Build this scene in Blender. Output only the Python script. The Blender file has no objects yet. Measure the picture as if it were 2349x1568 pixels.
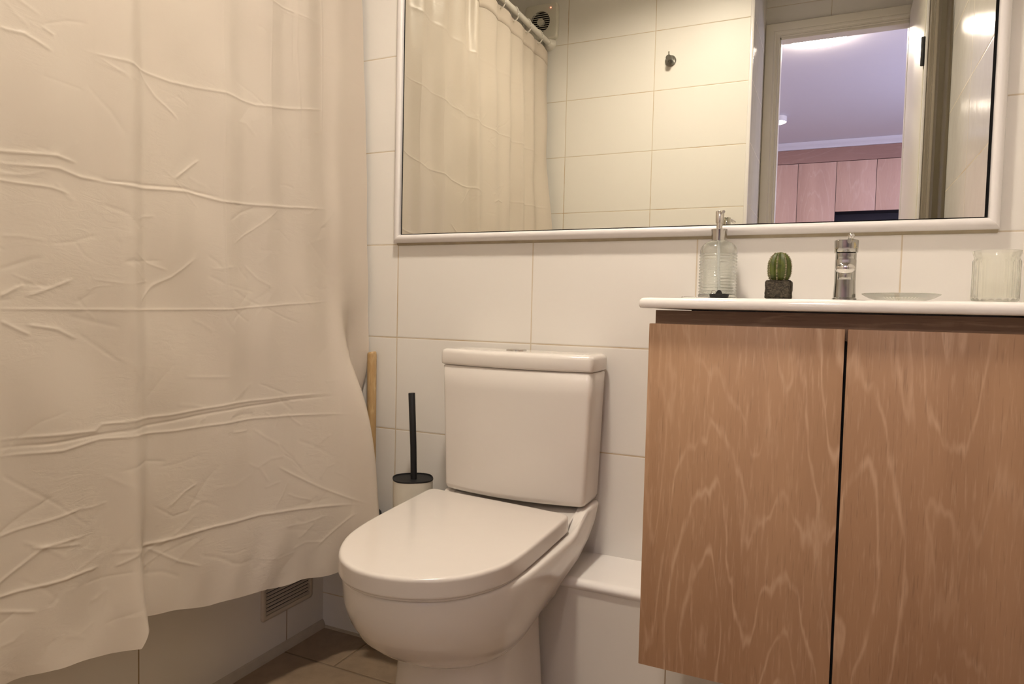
import bpy, bmesh, math, random
import numpy as np
from mathutils import Vector, Matrix

random.seed(7)
rng = np.random.RandomState(5)
scn = bpy.context.scene
COL = scn.collection
PI = math.pi

# ------------------------------------------------------------------ camera
cam_d = bpy.data.cameras.new('camera')
cam = bpy.data.objects.new('camera', cam_d)
COL.objects.link(cam)
cam_d.sensor_width = 36.0
cam_d.lens = 1577.76 / 2349 * 36.0
cam_d.clip_start = 0.01
Rt = Vector((0.9060442, 0.4225250, 0.0235920))
Up = Vector((-0.0410507, 0.0322679, 0.9986359))
Fw = Vector((-0.4211873, 0.9057767, -0.0465811))
cam.matrix_world = Matrix(((Rt.x, Up.x, -Fw.x, 1.31066), (Rt.y, Up.y, -Fw.y, -1.55602),
                           (Rt.z, Up.z, -Fw.z, 0.9325), (0, 0, 0, 1)))
scn.camera = cam

# ------------------------------------------------------------------ world, exposure, large lights
scn.view_settings.view_transform = 'Standard'
scn.view_settings.look = 'None'
scn.view_settings.gamma = 1.0
scn.view_settings.exposure = 1.48
w = bpy.data.worlds.new('world')
scn.world = w
w.use_nodes = True
w.node_tree.nodes['Background'].inputs[0].default_value = (0.55, 0.65, 1.0, 1)
w.node_tree.nodes['Background'].inputs[1].default_value = 0.4


def area_light(name, loc, rot, sx, sy, power, color):
    d = bpy.data.lights.new(name, 'AREA')
    d.shape = 'RECTANGLE'
    d.size = sx
    d.size_y = sy
    d.energy = power
    d.color = color
    o = bpy.data.objects.new(name, d)
    COL.objects.link(o)
    o.location = loc
    o.rotation_euler = rot
    return o


BATH_LAMP = 150.0        # emission strength of the bathroom ceiling lamp
HALL_LAMP = 46.0        # emission strength of the hall lamp
# daylight through the hall window on its right side
area_light('hall_window_daylight', (3.35, -3.6, 1.5), (0, math.radians(90), 0), 1.3, 1.6, 26.0, (0.60, 0.60, 0.95))


# ------------------------------------------------------------------ node helpers
class NT:
    def __init__(s, mat):
        mat.use_nodes = True
        s.t = mat.node_tree
        s.t.nodes.clear()
        s.out = s.t.nodes.new('ShaderNodeOutputMaterial')

    def n(s, typ, **kw):
        nd = s.t.nodes.new(typ)
        for k, v in kw.items():
            setattr(nd, k, v)
        return nd

    def link(s, a, b):
        s.t.links.new(a, b)

    def setin(s, sock, v):
        if isinstance(v, bpy.types.NodeSocket):
            s.link(v, sock)
        elif isinstance(v, (tuple, list)) and len(v) == 3 and sock.type == 'RGBA':
            sock.default_value = (*v, 1)
        else:
            sock.default_value = v

    def math(s, op, a, b=0.0, c=None, clamp=False):
        m = s.n('ShaderNodeMath', operation=op, use_clamp=clamp)
        s.setin(m.inputs[0], a)
        s.setin(m.inputs[1], b)
        if c is not None:
            s.setin(m.inputs[2], c)
        return m.outputs[0]

    def mix(s, f, a, b):
        m = s.n('ShaderNodeMix', data_type='RGBA')
        s.setin(m.inputs[0], f)
        s.setin(m.inputs[6], a)
        s.setin(m.inputs[7], b)
        return m.outputs[2]

    def pos(s):
        g = s.n('ShaderNodeNewGeometry')
        x = s.n('ShaderNodeSeparateXYZ')
        s.link(g.outputs['Position'], x.inputs[0])
        return g.outputs['Position'], x.outputs

    def noise(s, vec, scale, detail=2.0, rough=0.5, dist=0.0, stretch=None):
        if stretch:
            mp = s.n('ShaderNodeMapping')
            s.link(vec, mp.inputs[0])
            mp.inputs['Scale'].default_value = stretch
            vec = mp.outputs[0]
        n = s.n('ShaderNodeTexNoise')
        s.link(vec, n.inputs['Vector'])
        n.inputs['Scale'].default_value = scale
        n.inputs['Detail'].default_value = detail
        n.inputs['Roughness'].default_value = rough
        n.inputs['Distortion'].default_value = dist
        return n.outputs[0]

    def ramp(s, f, lo, hi):
        m = s.n('ShaderNodeMapRange', interpolation_type='SMOOTHSTEP')
        s.setin(m.inputs[0], f)
        m.inputs[1].default_value = lo
        m.inputs[2].default_value = hi
        return m.outputs[0]

    def bump(s, h, strength=0.3, dist=0.001, normal=None):
        b = s.n('ShaderNodeBump')
        s.link(h, b.inputs['Height'])
        b.inputs['Strength'].default_value = strength
        b.inputs['Distance'].default_value = dist
        if normal is not None:
            s.link(normal, b.inputs['Normal'])
        return b.outputs[0]

    def principled(s, col, rough=0.4, metal=0.0, normal=None, **kw):
        p = s.n('ShaderNodeBsdfPrincipled')
        s.setin(p.inputs['Base Color'], col)
        s.setin(p.inputs['Roughness'], rough)
        s.setin(p.inputs['Metallic'], metal)
        if normal is not None:
            s.link(normal, p.inputs['Normal'])
        for k, v in kw.items():
            s.setin(p.inputs[k], v)
        return p

    def done(s, sh):
        s.link(sh if isinstance(sh, bpy.types.NodeSocket) else sh.outputs[0], s.out.inputs[0])


def newmat(name):
    m = bpy.data.materials.new(name)
    return m, NT(m)


def simple(name, col, rough=0.4, metal=0.0, var=0.03, vscale=12, bumps=0.0, bscale=200, **kw):
    m, t = newmat(name)
    pos, _ = t.pos()
    nz = t.noise(pos, vscale, 4)
    c2 = tuple(max(0, c * (1 - var * 2)) for c in col)
    colr = t.mix(nz, c2, col)
    nrm = None
    if bumps:
        nrm = t.bump(t.noise(pos, bscale, 3), bumps, 0.001)
    t.done(t.principled(colr, rough, metal, nrm, **kw))
    return m


def tile_mat(name, uax, u0, W, vax, v0, H, col=(0.79, 0.762, 0.715), grout=(0.60, 0.52, 0.40), gw=0.0013,
             rough=0.22, offset_rows=0.0, dirt=0.0, bump=0.32, wav=0.06, rvar=0.0):
    m, t = newmat(name)
    pos, x = t.pos()
    u = t.math('DIVIDE', t.math('SUBTRACT', x[uax], u0), W)
    v = t.math('DIVIDE', t.math('SUBTRACT', x[vax], v0), H)
    row = t.math('FLOOR', v)
    if offset_rows:
        par = t.math('ABSOLUTE', t.math('MODULO', row, 2.0))
        u = t.math('ADD', u, t.math('MULTIPLY', par, offset_rows))
    cu = t.math('FLOOR', u)
    fu = t.math('FRACT', u)
    fv = t.math('FRACT', v)
    du = t.math('MULTIPLY', t.math('MINIMUM', fu, t.math('SUBTRACT', 1.0, fu)), W)
    dv = t.math('MULTIPLY', t.math('MINIMUM', fv, t.math('SUBTRACT', 1.0, fv)), H)
    d = t.math('MINIMUM', du, dv)
    mask = t.ramp(d, gw * 1.5, gw * 0.75)          # 1 in the grout
    prof = t.ramp(d, gw * 0.6, gw * 3.0)
    cmb = t.n('ShaderNodeCombineXYZ')
    t.link(cu, cmb.inputs[0])
    t.link(row, cmb.inputs[1])
    wn = t.n('ShaderNodeTexWhiteNoise', noise_dimensions='2D')
    t.link(cmb.outputs[0], wn.inputs['Vector'])
    big = t.noise(pos, 3.0, 3)
    c = t.mix(t.math('MULTIPLY', wn.outputs[0], 0.10 + rvar), col, tuple(k * 0.86 for k in col))
    if dirt:
        sp = t.noise(pos, 26, 8, 0.65)
        c = t.mix(t.math('MULTIPLY', t.ramp(sp, 0.38, 0.72), dirt), c, tuple(k * 0.55 for k in col))
        c = t.mix(t.math('MULTIPLY', t.ramp(big, 0.35, 0.7), dirt * 0.7), c, tuple(k * 0.75 for k in col))
    gn = t.ramp(t.noise(pos, 6, 4, 0.7), 0.45, 0.7)
    g = t.mix(gn, grout, (grout[0] * 0.82, grout[1] * 0.68, grout[2] * 0.5))
    c = t.mix(mask, c, g)
    r = t.math('ADD', t.math('MULTIPLY', mask, 0.6), rough, clamp=True)
    nb = t.bump(t.noise(pos, 9, 2), wav, 0.02)
    nb = t.bump(prof, bump, 0.0012, nb)
    t.done(t.principled(c, r, 0, nb))
    return m


def wood_mat(name, base, dark, light, vertical=2, scale=1.0, contrast=1.0, rough=0.45, seed=0.0):
    """Oak veneer: contour lines of a stretched noise make cathedral grain, fine fibres on top."""
    m, t = newmat(name)
    tc = t.n('ShaderNodeTexCoord')
    mp = t.n('ShaderNodeMapping')
    t.link(tc.outputs['Object'], mp.inputs[0])
    mp.inputs['Location'].default_value = (seed, seed * 0.7, seed * 1.3)
    pos = mp.outputs[0]
    st = [1, 1, 1]
    st[vertical] = 0.17
    st = tuple(st)
    vr = t.n('ShaderNodeTexVoronoi')
    try:
        vr.feature = 'SMOOTH_F1'
        vr.inputs['Smoothness'].default_value = 0.35
    except Exception:
        pass
    mpv = t.n('ShaderNodeMapping')
    t.link(pos, mpv.inputs[0])
    sv = [6.5 * scale, 6.5 * scale, 6.5 * scale]
    sv[vertical] = 1.55 * scale
    mpv.inputs['Scale'].default_value = sv
    t.link(mpv.outputs[0], vr.inputs['Vector'])
    vr.inputs['Scale'].default_value = 1.0
    wob = t.noise(pos, 9.0 * scale, 4, 0.6, 0.4, st)
    dist_ = vr.outputs['Distance']
    rr_ = t.math('ADD', t.math('MULTIPLY', dist_, 8.0), t.math('MULTIPLY', wob, 4.5))
    rings = t.math('MULTIPLY', t.math('PINGPONG', rr_, 0.5), 2.0)
    ringl = t.math('MULTIPLY', t.ramp(rings, 0.74, 1.0), t.ramp(dist_, 0.95, 0.35))
    st2 = [1, 1, 1]
    st2[vertical] = 0.07
    fib = t.noise(pos, 260 * scale, 3, 0.6, 0.0, tuple(st2))
    st3 = [1, 1, 1]
    st3[vertical] = 0.05
    pores = t.noise(pos, 420 * scale, 2, 0.5, 0.2, tuple(st3))
    st4 = [1, 1, 1]
    st4[vertical] = 0.12
    band = t.noise(pos, 9 * scale, 3, 0.5, 0.3, tuple(st4))
    c = t.mix(t.ramp(band, 0.25, 0.75), base, dark)
    brk = t.noise(pos, 60 * scale, 3, 0.6, 0.0, st2 and (1, 1, .2))
    c = t.mix(t.math('MULTIPLY', t.math('MULTIPLY', ringl, t.ramp(brk, .25, .60)), 0.62 * contrast), c, light)
    c = t.mix(t.math('MULTIPLY', t.ramp(fib, 0.50, 0.78), 0.40 * contrast), c, light)
    c = t.mix(t.math('MULTIPLY', t.ramp(pores, 0.58, 0.72), 0.36 * contrast), c, tuple(k * 0.62 for k in dark))
    # a few knots
    vor = t.n('ShaderNodeTexVoronoi')
    mpk = t.n('ShaderNodeMapping')
    t.link(pos, mpk.inputs[0])
    mpk.inputs['Scale'].default_value = (1, 1, 0.55) if vertical == 2 else (0.55, 1, 1)
    t.link(mpk.outputs[0], vor.inputs['Vector'])
    vor.inputs['Scale'].default_value = 4.2
    knot = t.ramp(t.math('ADD', vor.outputs['Distance'], t.math('MULTIPLY', t.noise(pos, 40, 3), 0.05)), 0.075, 0.03)
    c = t.mix(t.math('MULTIPLY', knot, 0.35 * contrast), c, light)
    h = t.math('ADD', t.math('MULTIPLY', fib, 0.6), t.math('MULTIPLY', ringl, -0.2))
    t.done(t.principled(c, rough, 0, t.bump(h, 0.25, 0.0006)))
    return m


# ------------------------------------------------------------------ materials
TH = 0.25
Z0 = 0.8505 - 3 * 0.25
TW = 0.3949
M = {}
M['tile_back'] = tile_mat('tile_back', 0, 0.2433, TW, 2, Z0, TH)
M['tile_front'] = tile_mat('tile_front', 0, 0.188, TW, 2, Z0 + 0.023, TH, rough=0.42)
M['tile_right'] = tile_mat('tile_right', 1, -0.345, TW, 2, Z0, TH, rough=0.16)
M['tile_left'] = tile_mat('tile_left', 1, -0.345, TW, 2, Z0, TH)
M['tile_tub'] = tile_mat('tile_tub', 1, -0.146, 0.44, 2, -0.02, 0.46, col=(0.74, 0.69, 0.60), grout=(0.3, 0.22, 0.12))
M['tile_recess'] = tile_mat('tile_recess', 1, -2.6, TW, 2, Z0 + 0.035, TH, rough=0.12)
M['tile_door'] = tile_mat('tile_door', 0, 1.25 - TW * 2, TW, 2, Z0, TH)
M['tile_box'] = tile_mat('tile_box', 0, 1.030, TW, 2, -0.03, 0.6, col=(0.70, 0.665, 0.61), grout=(.35, .28, .2))
M['floor'] = tile_mat('floor_tile', 0, 0.1765, 0.45, 1, -0.165, 0.33, col=(0.30, 0.215, 0.14),
                      grout=(0.17, 0.12, 0.075), gw=0.0022, rough=0.38, offset_rows=0.5, dirt=0.5, bump=0.9)
M['ceramic'] = simple('ceramic', (0.80, 0.765, 0.715), 0.12, 0, 0.01, 3, coat_weight=0.0) if False else None


def ceramic(name, col, rough=0.14):
    m, t = newmat(name)
    pos, _ = t.pos()
    c = t.mix(t.noise(pos, 4, 3), tuple(k * 0.975 for k in col), col)
    nb = t.bump(t.noise(pos, 14, 1), 0.05, 0.01)
    p = t.principled(c, rough, 0, nb)
    p.inputs['Coat Weight'].default_value = 0.3
    p.inputs['Coat Roughness'].default_value = 0.06
    t.done(p)
    return m


M['ceramic'] = ceramic('toilet_ceramic', (0.76, 0.715, 0.665))
M['basin'] = ceramic('basin_ceramic', (0.84, 0.81, 0.775), 0.10)
M['plastic_lid'] = ceramic('lid_plastic', (0.70, 0.65, 0.60), 0.22)
M['paint'] = simple('ceiling_paint', (0.78, 0.76, 0.72), 0.7, var=0.02)
M['white_frame'] = simple('white_frame', (0.80, 0.77, 0.76), 0.25, var=0.02, vscale=5)
M['door_paint'] = simple('door_paint', (0.80, 0.76, 0.66), 0.35, var=0.015)
M['taupe'] = simple('taupe_gloss', (0.24, 0.205, 0.16), 0.16, var=0.05)
M['taupe_shadow'] = simple('taupe_shadow', (0.105, 0.085, 0.055), 0.25, var=0.05)  # dark tone stands in for the shadow beside the jamb
M['caulk'] = simple('caulk', (0.50, 0.43, 0.34), 0.5, var=0.15, vscale=30)
M['caulk_brown'] = simple('caulk_brown', (0.50, 0.42, 0.29), 0.6, var=0.25, vscale=25)
M['black'] = simple('black_plastic', (0.004, 0.004, 0.005), 0.6, var=0.1)
M['black_gloss'] = simple('black_gloss', (0.008, 0.008, 0.008), 0.2, var=0.1)
M['chrome'] = simple('chrome', (0.62, 0.60, 0.57), 0.08, 1.0, var=0.04)
M['chrome_worn'] = simple('chrome_worn', (0.50, 0.49, 0.46), 0.2, 1.0, var=0.16, vscale=40)
M['dark_hole'] = simple('dark_cavity', (0.01, 0.009, 0.008), 0.8)
M['vent_plastic'] = simple('vent_plastic', (0.55, 0.47, 0.36), 0.35, var=0.04)
M['fan_plastic'] = simple('fan_plastic', (0.74, 0.71, 0.62), 0.4, var=0.02)
M['rod_white'] = simple('rod_white', (0.82, 0.79, 0.72), 0.3, var=0.02)
M['tub'] = simple('tub_enamel', (0.8, 0.78, 0.74), 0.15, var=0.01)
M['stick_wood'] = wood_mat('stick_wood', (0.50, 0.33, 0.15), (0.36, 0.22, 0.09), (0.66, 0.48, 0.26), 2, 2.0)
M['oak'] = wood_mat('oak_veneer', (0.445, 0.268, 0.152), (0.35, 0.198, 0.108), (0.62, 0.43, 0.29), 2, 1.0)
M['oak2'] = wood_mat('oak_veneer_right', (0.410, 0.240, 0.134), (0.31, 0.172, 0.092), (0.56, 0.38, 0.25), 2, 1.0, seed=3.7)
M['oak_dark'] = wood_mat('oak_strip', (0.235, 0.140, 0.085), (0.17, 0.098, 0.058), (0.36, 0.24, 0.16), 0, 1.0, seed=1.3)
M['hall_wood'] = wood_mat('hall_cabinet_wood', (0.72, 0.47, 0.36), (0.60, 0.38, 0.29), (0.80, 0.58, 0.47), 2, 0.5, 0.6, seed=5.0)
M['hall_pelmet'] = wood_mat('hall_pelmet_wood', (0.42, 0.24, 0.19), (0.34, 0.19, 0.15), (0.5, 0.33, 0.27), 0, 0.5, 0.6, seed=6.0)
M['hall_paint'] = simple('hall_paint', (0.74, 0.72, 0.76), 0.6, var=0.01)
M['niche'] = simple('niche_dark', (0.03, 0.025, 0.035), 0.5)
M['gap_dark'] = simple('gap_dark', (0.004, 0.004, 0.004), 0.9)


def mirror_mat():
    m, t = newmat('mirror_glass')
    g = t.n('ShaderNodeBsdfGlossy')
    g.inputs[0].default_value = (0.80, 0.80, 0.735, 1)
    g.inputs['Roughness'].default_value = 0.0
    t.done(g)
    return m


M['mirror'] = mirror_mat()


def glass_mat(name, tint, k=0.55, rough=0.0, bmp=0.0):
    m, t = newmat(name)
    pos, _ = t.pos()
    nb = t.bump(t.noise(pos, 60, 1), 0.10, 0.003)
    g = t.n('ShaderNodeBsdfGlass')
    g.inputs[0].default_value = (*tint, 1)
    g.inputs['Roughness'].default_value = rough
    g.inputs['IOR'].default_value = 1.45
    if bmp:
        t.link(nb, g.inputs['Normal'])
    tr = t.n('ShaderNodeBsdfTransparent')
    tr.inputs[0].default_value = (*[c ** 0.5 for c in tint], 1)
    mx = t.n('ShaderNodeMixShader')
    mx.inputs[0].default_value = k
    t.link(tr.outputs[0], mx.inputs[1])
    t.link(g.outputs[0], mx.inputs[2])
    t.done(mx)
    return m


M['glass_bottle'] = glass_mat('glass_bottle', (0.985, 0.996, 0.988), 0.85)
M['glass_clear'] = glass_mat('glass_clear', (0.99, 0.994, 0.972), 0.8)


def emit(name, col, strength):
    m, t = newmat(name)
    e = t.n('ShaderNodeEmission')
    e.inputs[0].default_value = (*col, 1)
    e.inputs[1].default_value = strength
    t.done(e)
    return m


M['lamp_bath'] = emit('lamp_bath', (1.0, 0.885, 0.745), BATH_LAMP)
M['lamp_hall'] = emit('lamp_hall', (1.0, 0.84, 0.74), HALL_LAMP)
M['lamp_spot'] = emit('lamp_spot', (1.0, 0.86, 0.74), 14.0)
M['led'] = emit('led_red', (1.0, 0.16, 0.10), 2.2)


def curtain_mat():
    m, t = newmat('curtain_vinyl')
    pos, x = t.pos()
    mp = t.n('ShaderNodeMapping')
    t.link(pos, mp.inputs[0])
    mp.inputs['Scale'].default_value = (1, 0.45, 1.3)
    n1 = t.noise(mp.outputs[0], 46, 4, 0.6, 1.2)
    n2 = t.noise(pos, 170, 4, 0.6, 0.4)
    msk = t.ramp(t.noise(pos, 6, 2), 0.42, 0.62)
    h = t.math('ADD', t.math('MULTIPLY', t.math('MULTIPLY', n1, msk), 1.0), t.math('MULTIPLY', n2, 0.12))
    nb = t.bump(h, 0.22, 0.003)
    p = t.principled((0.76, 0.67, 0.57), 0.36, 0, nb)
    tr = t.n('ShaderNodeBsdfTranslucent')
    tr.inputs[0].default_value = (0.86, 0.79, 0.70, 1)
    t.link(nb, tr.inputs['Normal'])
    mx = t.n('ShaderNodeMixShader')
    mx.inputs[0].default_value = 0.28
    t.link(p.outputs[0], mx.inputs[1])
    t.link(tr.outputs[0], mx.inputs[2])
    t.done(mx)
    return m


M['curtain'] = curtain_mat()


def cactus_mat():
    m, t = newmat('cactus_skin')
    pos, _ = t.pos()
    c = t.mix(t.ramp(t.noise(pos, 90, 4), 0.3, 0.7), (0.032, 0.044, 0.003), (0.075, 0.095, 0.008))
    t.done(t.principled(c, 0.45, 0, t.bump(t.noise(pos, 500, 3), 0.3, 0.001)))
    return m


M['cactus'] = cactus_mat()
M['areole'] = simple('cactus_wool', (0.42, 0.36, 0.22), 0.9, var=0.4, vscale=400)


def soil_mat():
    m, t = newmat('peat_block')
    pos, _ = t.pos()
    n1 = t.noise(pos, 190, 8, 0.7, 1.0)
    c = t.mix(t.ramp(n1, 0.35, 0.72), (0.018, 0.014, 0.009), (0.13, 0.105, 0.07))
    t.done(t.principled(c, 0.9, 0, t.bump(n1, 1.0, 0.003)))
    return m


M['soil'] = soil_mat()


def stained_chrome():
    m, t = newmat('stained_chrome')
    pos, x = t.pos()
    n1 = t.ramp(t.noise(pos, 70, 5, 0.6), 0.55, 0.72)
    c = t.mix(n1, (0.42, 0.41, 0.385), (0.50, 0.40, 0.20))
    r = t.math('ADD', t.math('MULTIPLY', n1, 0.35), 0.16)
    t.done(t.principled(c, r, 0.95))
    return m


M['chrome_stained'] = stained_chrome()


# ------------------------------------------------------------------ object helpers
def link(name, me, mat, parent=None, smooth=False, loc=None):
    o = bpy.data.objects.new(name, me)
    COL.objects.link(o)
    mats = mat if isinstance(mat, (list, tuple)) else [mat]
    for k in mats:
        me.materials.append(k)
    if smooth:
        for p in me.polygons:
            p.use_smooth = True
    if parent:
        o.parent = parent
    if loc:
        o.location = loc
    return o


def obj(name, bm, mat, parent=None, smooth=False, angle=None, loc=None):
    bmesh.ops.recalc_face_normals(bm, faces=bm.faces[:])
    me = bpy.data.meshes.new(name)
    bm.to_mesh(me)
    bm.free()
    o = link(name, me, mat, parent, smooth, loc)
    if angle is not None:
        for p in me.polygons:
            p.use_smooth = True
        me.set_sharp_from_angle(angle=math.radians(angle))
    return o


def thing(name, label, cat, loc=(0, 0, 0), rz=0, group=None):
    o = bpy.data.objects.new(name, None)
    COL.objects.link(o)
    o.location = loc
    o.rotation_euler = (0, 0, rz)
    o.empty_display_size = 0.05
    o['label'] = label
    o['category'] = cat
    if group:
        o['group'] = group
    return o


def tag(o, label, cat, group=None):
    o['label'] = label
    o['category'] = cat
    if group:
        o['group'] = group
    return o


def struct(o, label=None, cat=None):
    o['kind'] = 'structure'
    if label:
        o['label'] = label
        o['category'] = cat or 'structure'
    return o


def add_box(bm, x0, x1, y0, y1, z0, z1, bev=0.0, seg=2):
    r = bmesh.ops.create_cube(bm, size=1)
    vs = r['verts']
    bmesh.ops.scale(bm, vec=(x1 - x0, y1 - y0, z1 - z0), verts=vs)
    bmesh.ops.translate(bm, vec=((x0 + x1) / 2, (y0 + y1) / 2, (z0 + z1) / 2), verts=vs)
    if bev > 0:
        es = list({e for v in vs for e in v.link_edges})
        bmesh.ops.bevel(bm, geom=es, offset=bev, segments=seg, affect='EDGES', profile=0.5)
    return vs


def box(name, x0, x1, y0, y1, z0, z1, mat, parent=None, bev=0.0, seg=2):
    bm = bmesh.new()
    add_box(bm, min(x0, x1), max(x0, x1), min(y0, y1), max(y0, y1), z0, z1, bev, seg)
    return obj(name, bm, mat, parent, angle=35 if bev else None)


def add_loft(bm, rings, cap0=True, cap1=True, closed=True):
    """rings: list of equally long lists of points"""
    vr = [[bm.verts.new(p) for p in r] for r in rings]
    n = len(rings[0])
    for a, b in zip(vr[:-1], vr[1:]):
        for i in range(n if closed else n - 1):
            j = (i + 1) % n
            bm.faces.new((a[i], a[j], b[j], b[i]))
    if cap0:
        bm.faces.new(vr[0][::-1])
    if cap1:
        bm.faces.new(vr[-1])
    return vr


def add_lathe(bm, prof, n=48, cx=0, cy=0, cap0=True, cap1=True, mod=None):
    rings = []
    for r, z in prof:
        ring = []
        for i in range(n):
            a = 2 * PI * i / n
            rr = r * (mod(a, z, r) if mod else 1.0)
            ring.append((cx + rr * math.cos(a), cy + rr * math.sin(a), z))
        rings.append(ring)
    return add_loft(bm, rings, cap0, cap1)


def add_tube(bm, pts, r, n=12, caps=True, radii=None):
    pts = [Vector(p) for p in pts]
    rings = []
    up = Vector((0, 0, 1))
    for i, p in enumerate(pts):
        if i == 0:
            d = pts[1] - p
        elif i == len(pts) - 1:
            d = p - pts[i - 1]
        else:
            d = pts[i + 1] - pts[i - 1]
        d.normalize()
        u = up if abs(d.dot(up)) < 0.95 else Vector((1, 0, 0))
        a = d.cross(u).normalized()
        b = a.cross(d).normalized()
        rr = radii[i] if radii else r
        rings.append([p + a * rr * math.cos(2 * PI * k / n) + b * rr * math.sin(2 * PI * k / n) for k in range(n)])
    return add_loft(bm, rings, caps, caps)


def add_sphere(bm, c, r, seg=16, rg=10, sc=(1, 1, 1)):
    res = bmesh.ops.create_uvsphere(bm, u_segments=seg, v_segments=rg, radius=r)
    bmesh.ops.scale(bm, vec=sc, verts=res['verts'])
    bmesh.ops.translate(bm, vec=c, verts=res['verts'])
    return res['verts']


def subsurf(o, lv=2):
    md = o.modifiers.new('smooth', 'SUBSURF')
    md.levels = lv
    md.render_levels = lv


# ------------------------------------------------------------------ room shell
YF = -1.412      # front wall (behind the camera's side, seen in the mirror)
YD = -1.905      # door wall at the end of the recess
XR = 1.626       # right wall
XC = 0.976       # outer corner of the front wall
ZC = 2.5
struct(box('floor', -0.75, 1.75, 0.06, -2.0, -0.06, 0.0, M['floor']), 'brown stone-look tiled bathroom floor', 'floor')
struct(box('ceiling', -0.80, 1.75, 0.10, -2.02, ZC, ZC + 0.06, M['paint']), 'white painted bathroom ceiling', 'ceiling')
struct(box('wall_back', -0.80, 1.75, 0.0, 0.10, -0.06, ZC, M['tile_back']), 'white tiled wall behind the toilet and mirror', 'wall')
struct(box('wall_right', XR, XR + 0.12, 0.0, -2.0, -0.06, ZC, M['tile_right']), 'white tiled wall on the vanity side', 'wall')
struct(box('wall_left', -0.80, -0.70, 0.0, -1.5, -0.06, ZC, M['tile_left']), 'white tiled wall behind the bathtub', 'wall')
struct(box('wall_front', -0.80, XC - 0.0005, YF, YF - 0.10, -0.06, ZC, M['tile_front']), 'white tiled wall with fan and hook seen in the mirror', 'wall')
struct(box('wall_recess', XC - 0.10, XC, YF - 0.0005, -2.0, -0.06, ZC, M['tile_recess']), 'narrow tiled side wall beside the doorway in the mirror', 'wall')
# corner profile on the outer corner
struct(box('trim_1', XC - 0.011, XC + 0.0035, YF - 0.011, YF + 0.0035, 0, ZC, M['white_frame'], bev=0.003), 'white corner profile on the outer tile corner in the mirror', 'trim')
# wall above the door and door wall pieces
OX0, OX1, OZ = 1.040, 1.560, 2.205
bm = bmesh.new()
add_box(bm, XC, OX0, YD - 0.05, YD, -0.06, ZC)
add_box(bm, OX1, XR, YD - 0.05, YD, -0.06, ZC)
add_box(bm, OX0, OX1, YD - 0.05, YD, OZ, ZC)
struct(obj('wall_door', bm, M['tile_door']), 'tiled wall above and around the doorway in the mirror', 'wall')
# tub panel
struct(box('wall_tub_panel', -0.03, 0.0, 0.0, YF, 0.0, 0.55, M['tile_tub']), 'tiled front panel of the bathtub below the curtain', 'wall')
# caulk strips at floor
bm = bmesh.new()
add_loft(bm, [[(0, y, 0), (0.012, y, 0), (0.010, y, 0.006), (0.004, y, 0.018), (0, y, 0.022)] for y in (0.0, YF)])
struct(obj('trim_2', bm, M['caulk']), 'sealant strip between tub panel and floor', 'trim')
bm = bmesh.new()
add_loft(bm, [[(x, 0, 0), (x, -0.006, 0), (x, -0.004, 0.004), (x, 0, 0.006)] for x in (0.012, 0.24)])
struct(obj('trim_3', bm, M['caulk']), 'pale sealant line between back wall and floor', 'trim')
bm = bmesh.new()
add_loft(bm, [[(x, 0, 1.0975), (x, -0.004, 1.0985), (x, -0.008, 1.1035), (x, 0, 1.1035)] for x in (0.243, 1.583)])
struct(obj('trim_4', bm, M['caulk_brown']), 'brownish sealant line under the mirror frame', 'trim')

# ------------------------------------------------------------------ mirror
mir = thing('wall_mirror', 'large rectangular wall mirror in rounded white frame above toilet and vanity', 'mirror', (0.91, -0.002, 1.10))
MX0, MX1, MZ0, MZ1 = 0.239, 1.585, 1.1035, 1.98
FWD = 0.0205


def Lm(x, y, z):
    return (x - 0.91, y + 0.002, z - 1.10)


def frame_bar(name, p0, p1, inward):
    """mitred bar from outer corner p0 to outer corner p1; inward = unit vector to the opening"""
    prof = [(0.0, 0.0), (0.0, 0.010), (0.002, 0.017), (0.006, 0.021), (0.012, 0.0225), (0.017, 0.021), (FWD, 0.0175), (FWD, 0.0)]
    bm = bmesh.new()
    p0, p1, inn = Vector(p0), Vector(p1), Vector(inward)
    d = (p1 - p0).normalized()
    r0, r1 = [], []
    for a, h in prof:
        r0.append(p0 + d * a + inn * a + Vector((0, -h, 0)))
        r1.append(p1 - d * a + inn * a + Vector((0, -h, 0)))
    add_loft(bm, [[Lm(*v) for v in r0], [Lm(*v) for v in r1]])
    return obj(name, bm, M['white_frame'], mir, angle=50)


Y_ = -0.0022
frame_bar('frame_bar', (MX0, Y_, MZ0), (MX1, Y_, MZ0), (0, 0, 1))
frame_bar('frame_bar', (MX0, Y_, MZ1), (MX1, Y_, MZ1), (0, 0, -1))
frame_bar('frame_bar', (MX0, Y_, MZ0), (MX0, Y_, MZ1), (1, 0, 0))
frame_bar('frame_bar', (MX1, Y_, MZ0), (MX1, Y_, MZ1), (-1, 0, 0))
b = box('backing', 0, 1, 0, 1, 0, 1, M['gap_dark'])
b.data.transform(Matrix.Diagonal((MX1 - MX0 - 0.004, 0.010, MZ1 - MZ0 - 0.004, 1)))
b.data.transform(Matrix.Translation(Lm(MX0 + 0.002, -0.0125, MZ0 + 0.002)))
b.parent = mir
b['label'] = 'black gap around the mirror glass'
g = box('glass', 0, 1, 0, 1, 0, 1, M['mirror'])
gx0, gx1, gz0, gz1 = MX0 + FWD + 0.0065, MX1 - FWD - 0.006, MZ0 + FWD + 0.0022, MZ1 - FWD - 0.003
g.data.transform(Matrix.Diagonal((gx1 - gx0, 0.0045, gz1 - gz0, 1)))
g.data.transform(Matrix.Translation(Lm(gx0, -0.0175, gz0)))
g.parent = mir

# ------------------------------------------------------------------ toilet
CX = 0.650
toi = thing('toilet', 'white close-coupled ceramic toilet with closed lid against the tiled wall', 'toilet', (CX, -0.02, 0))


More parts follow.
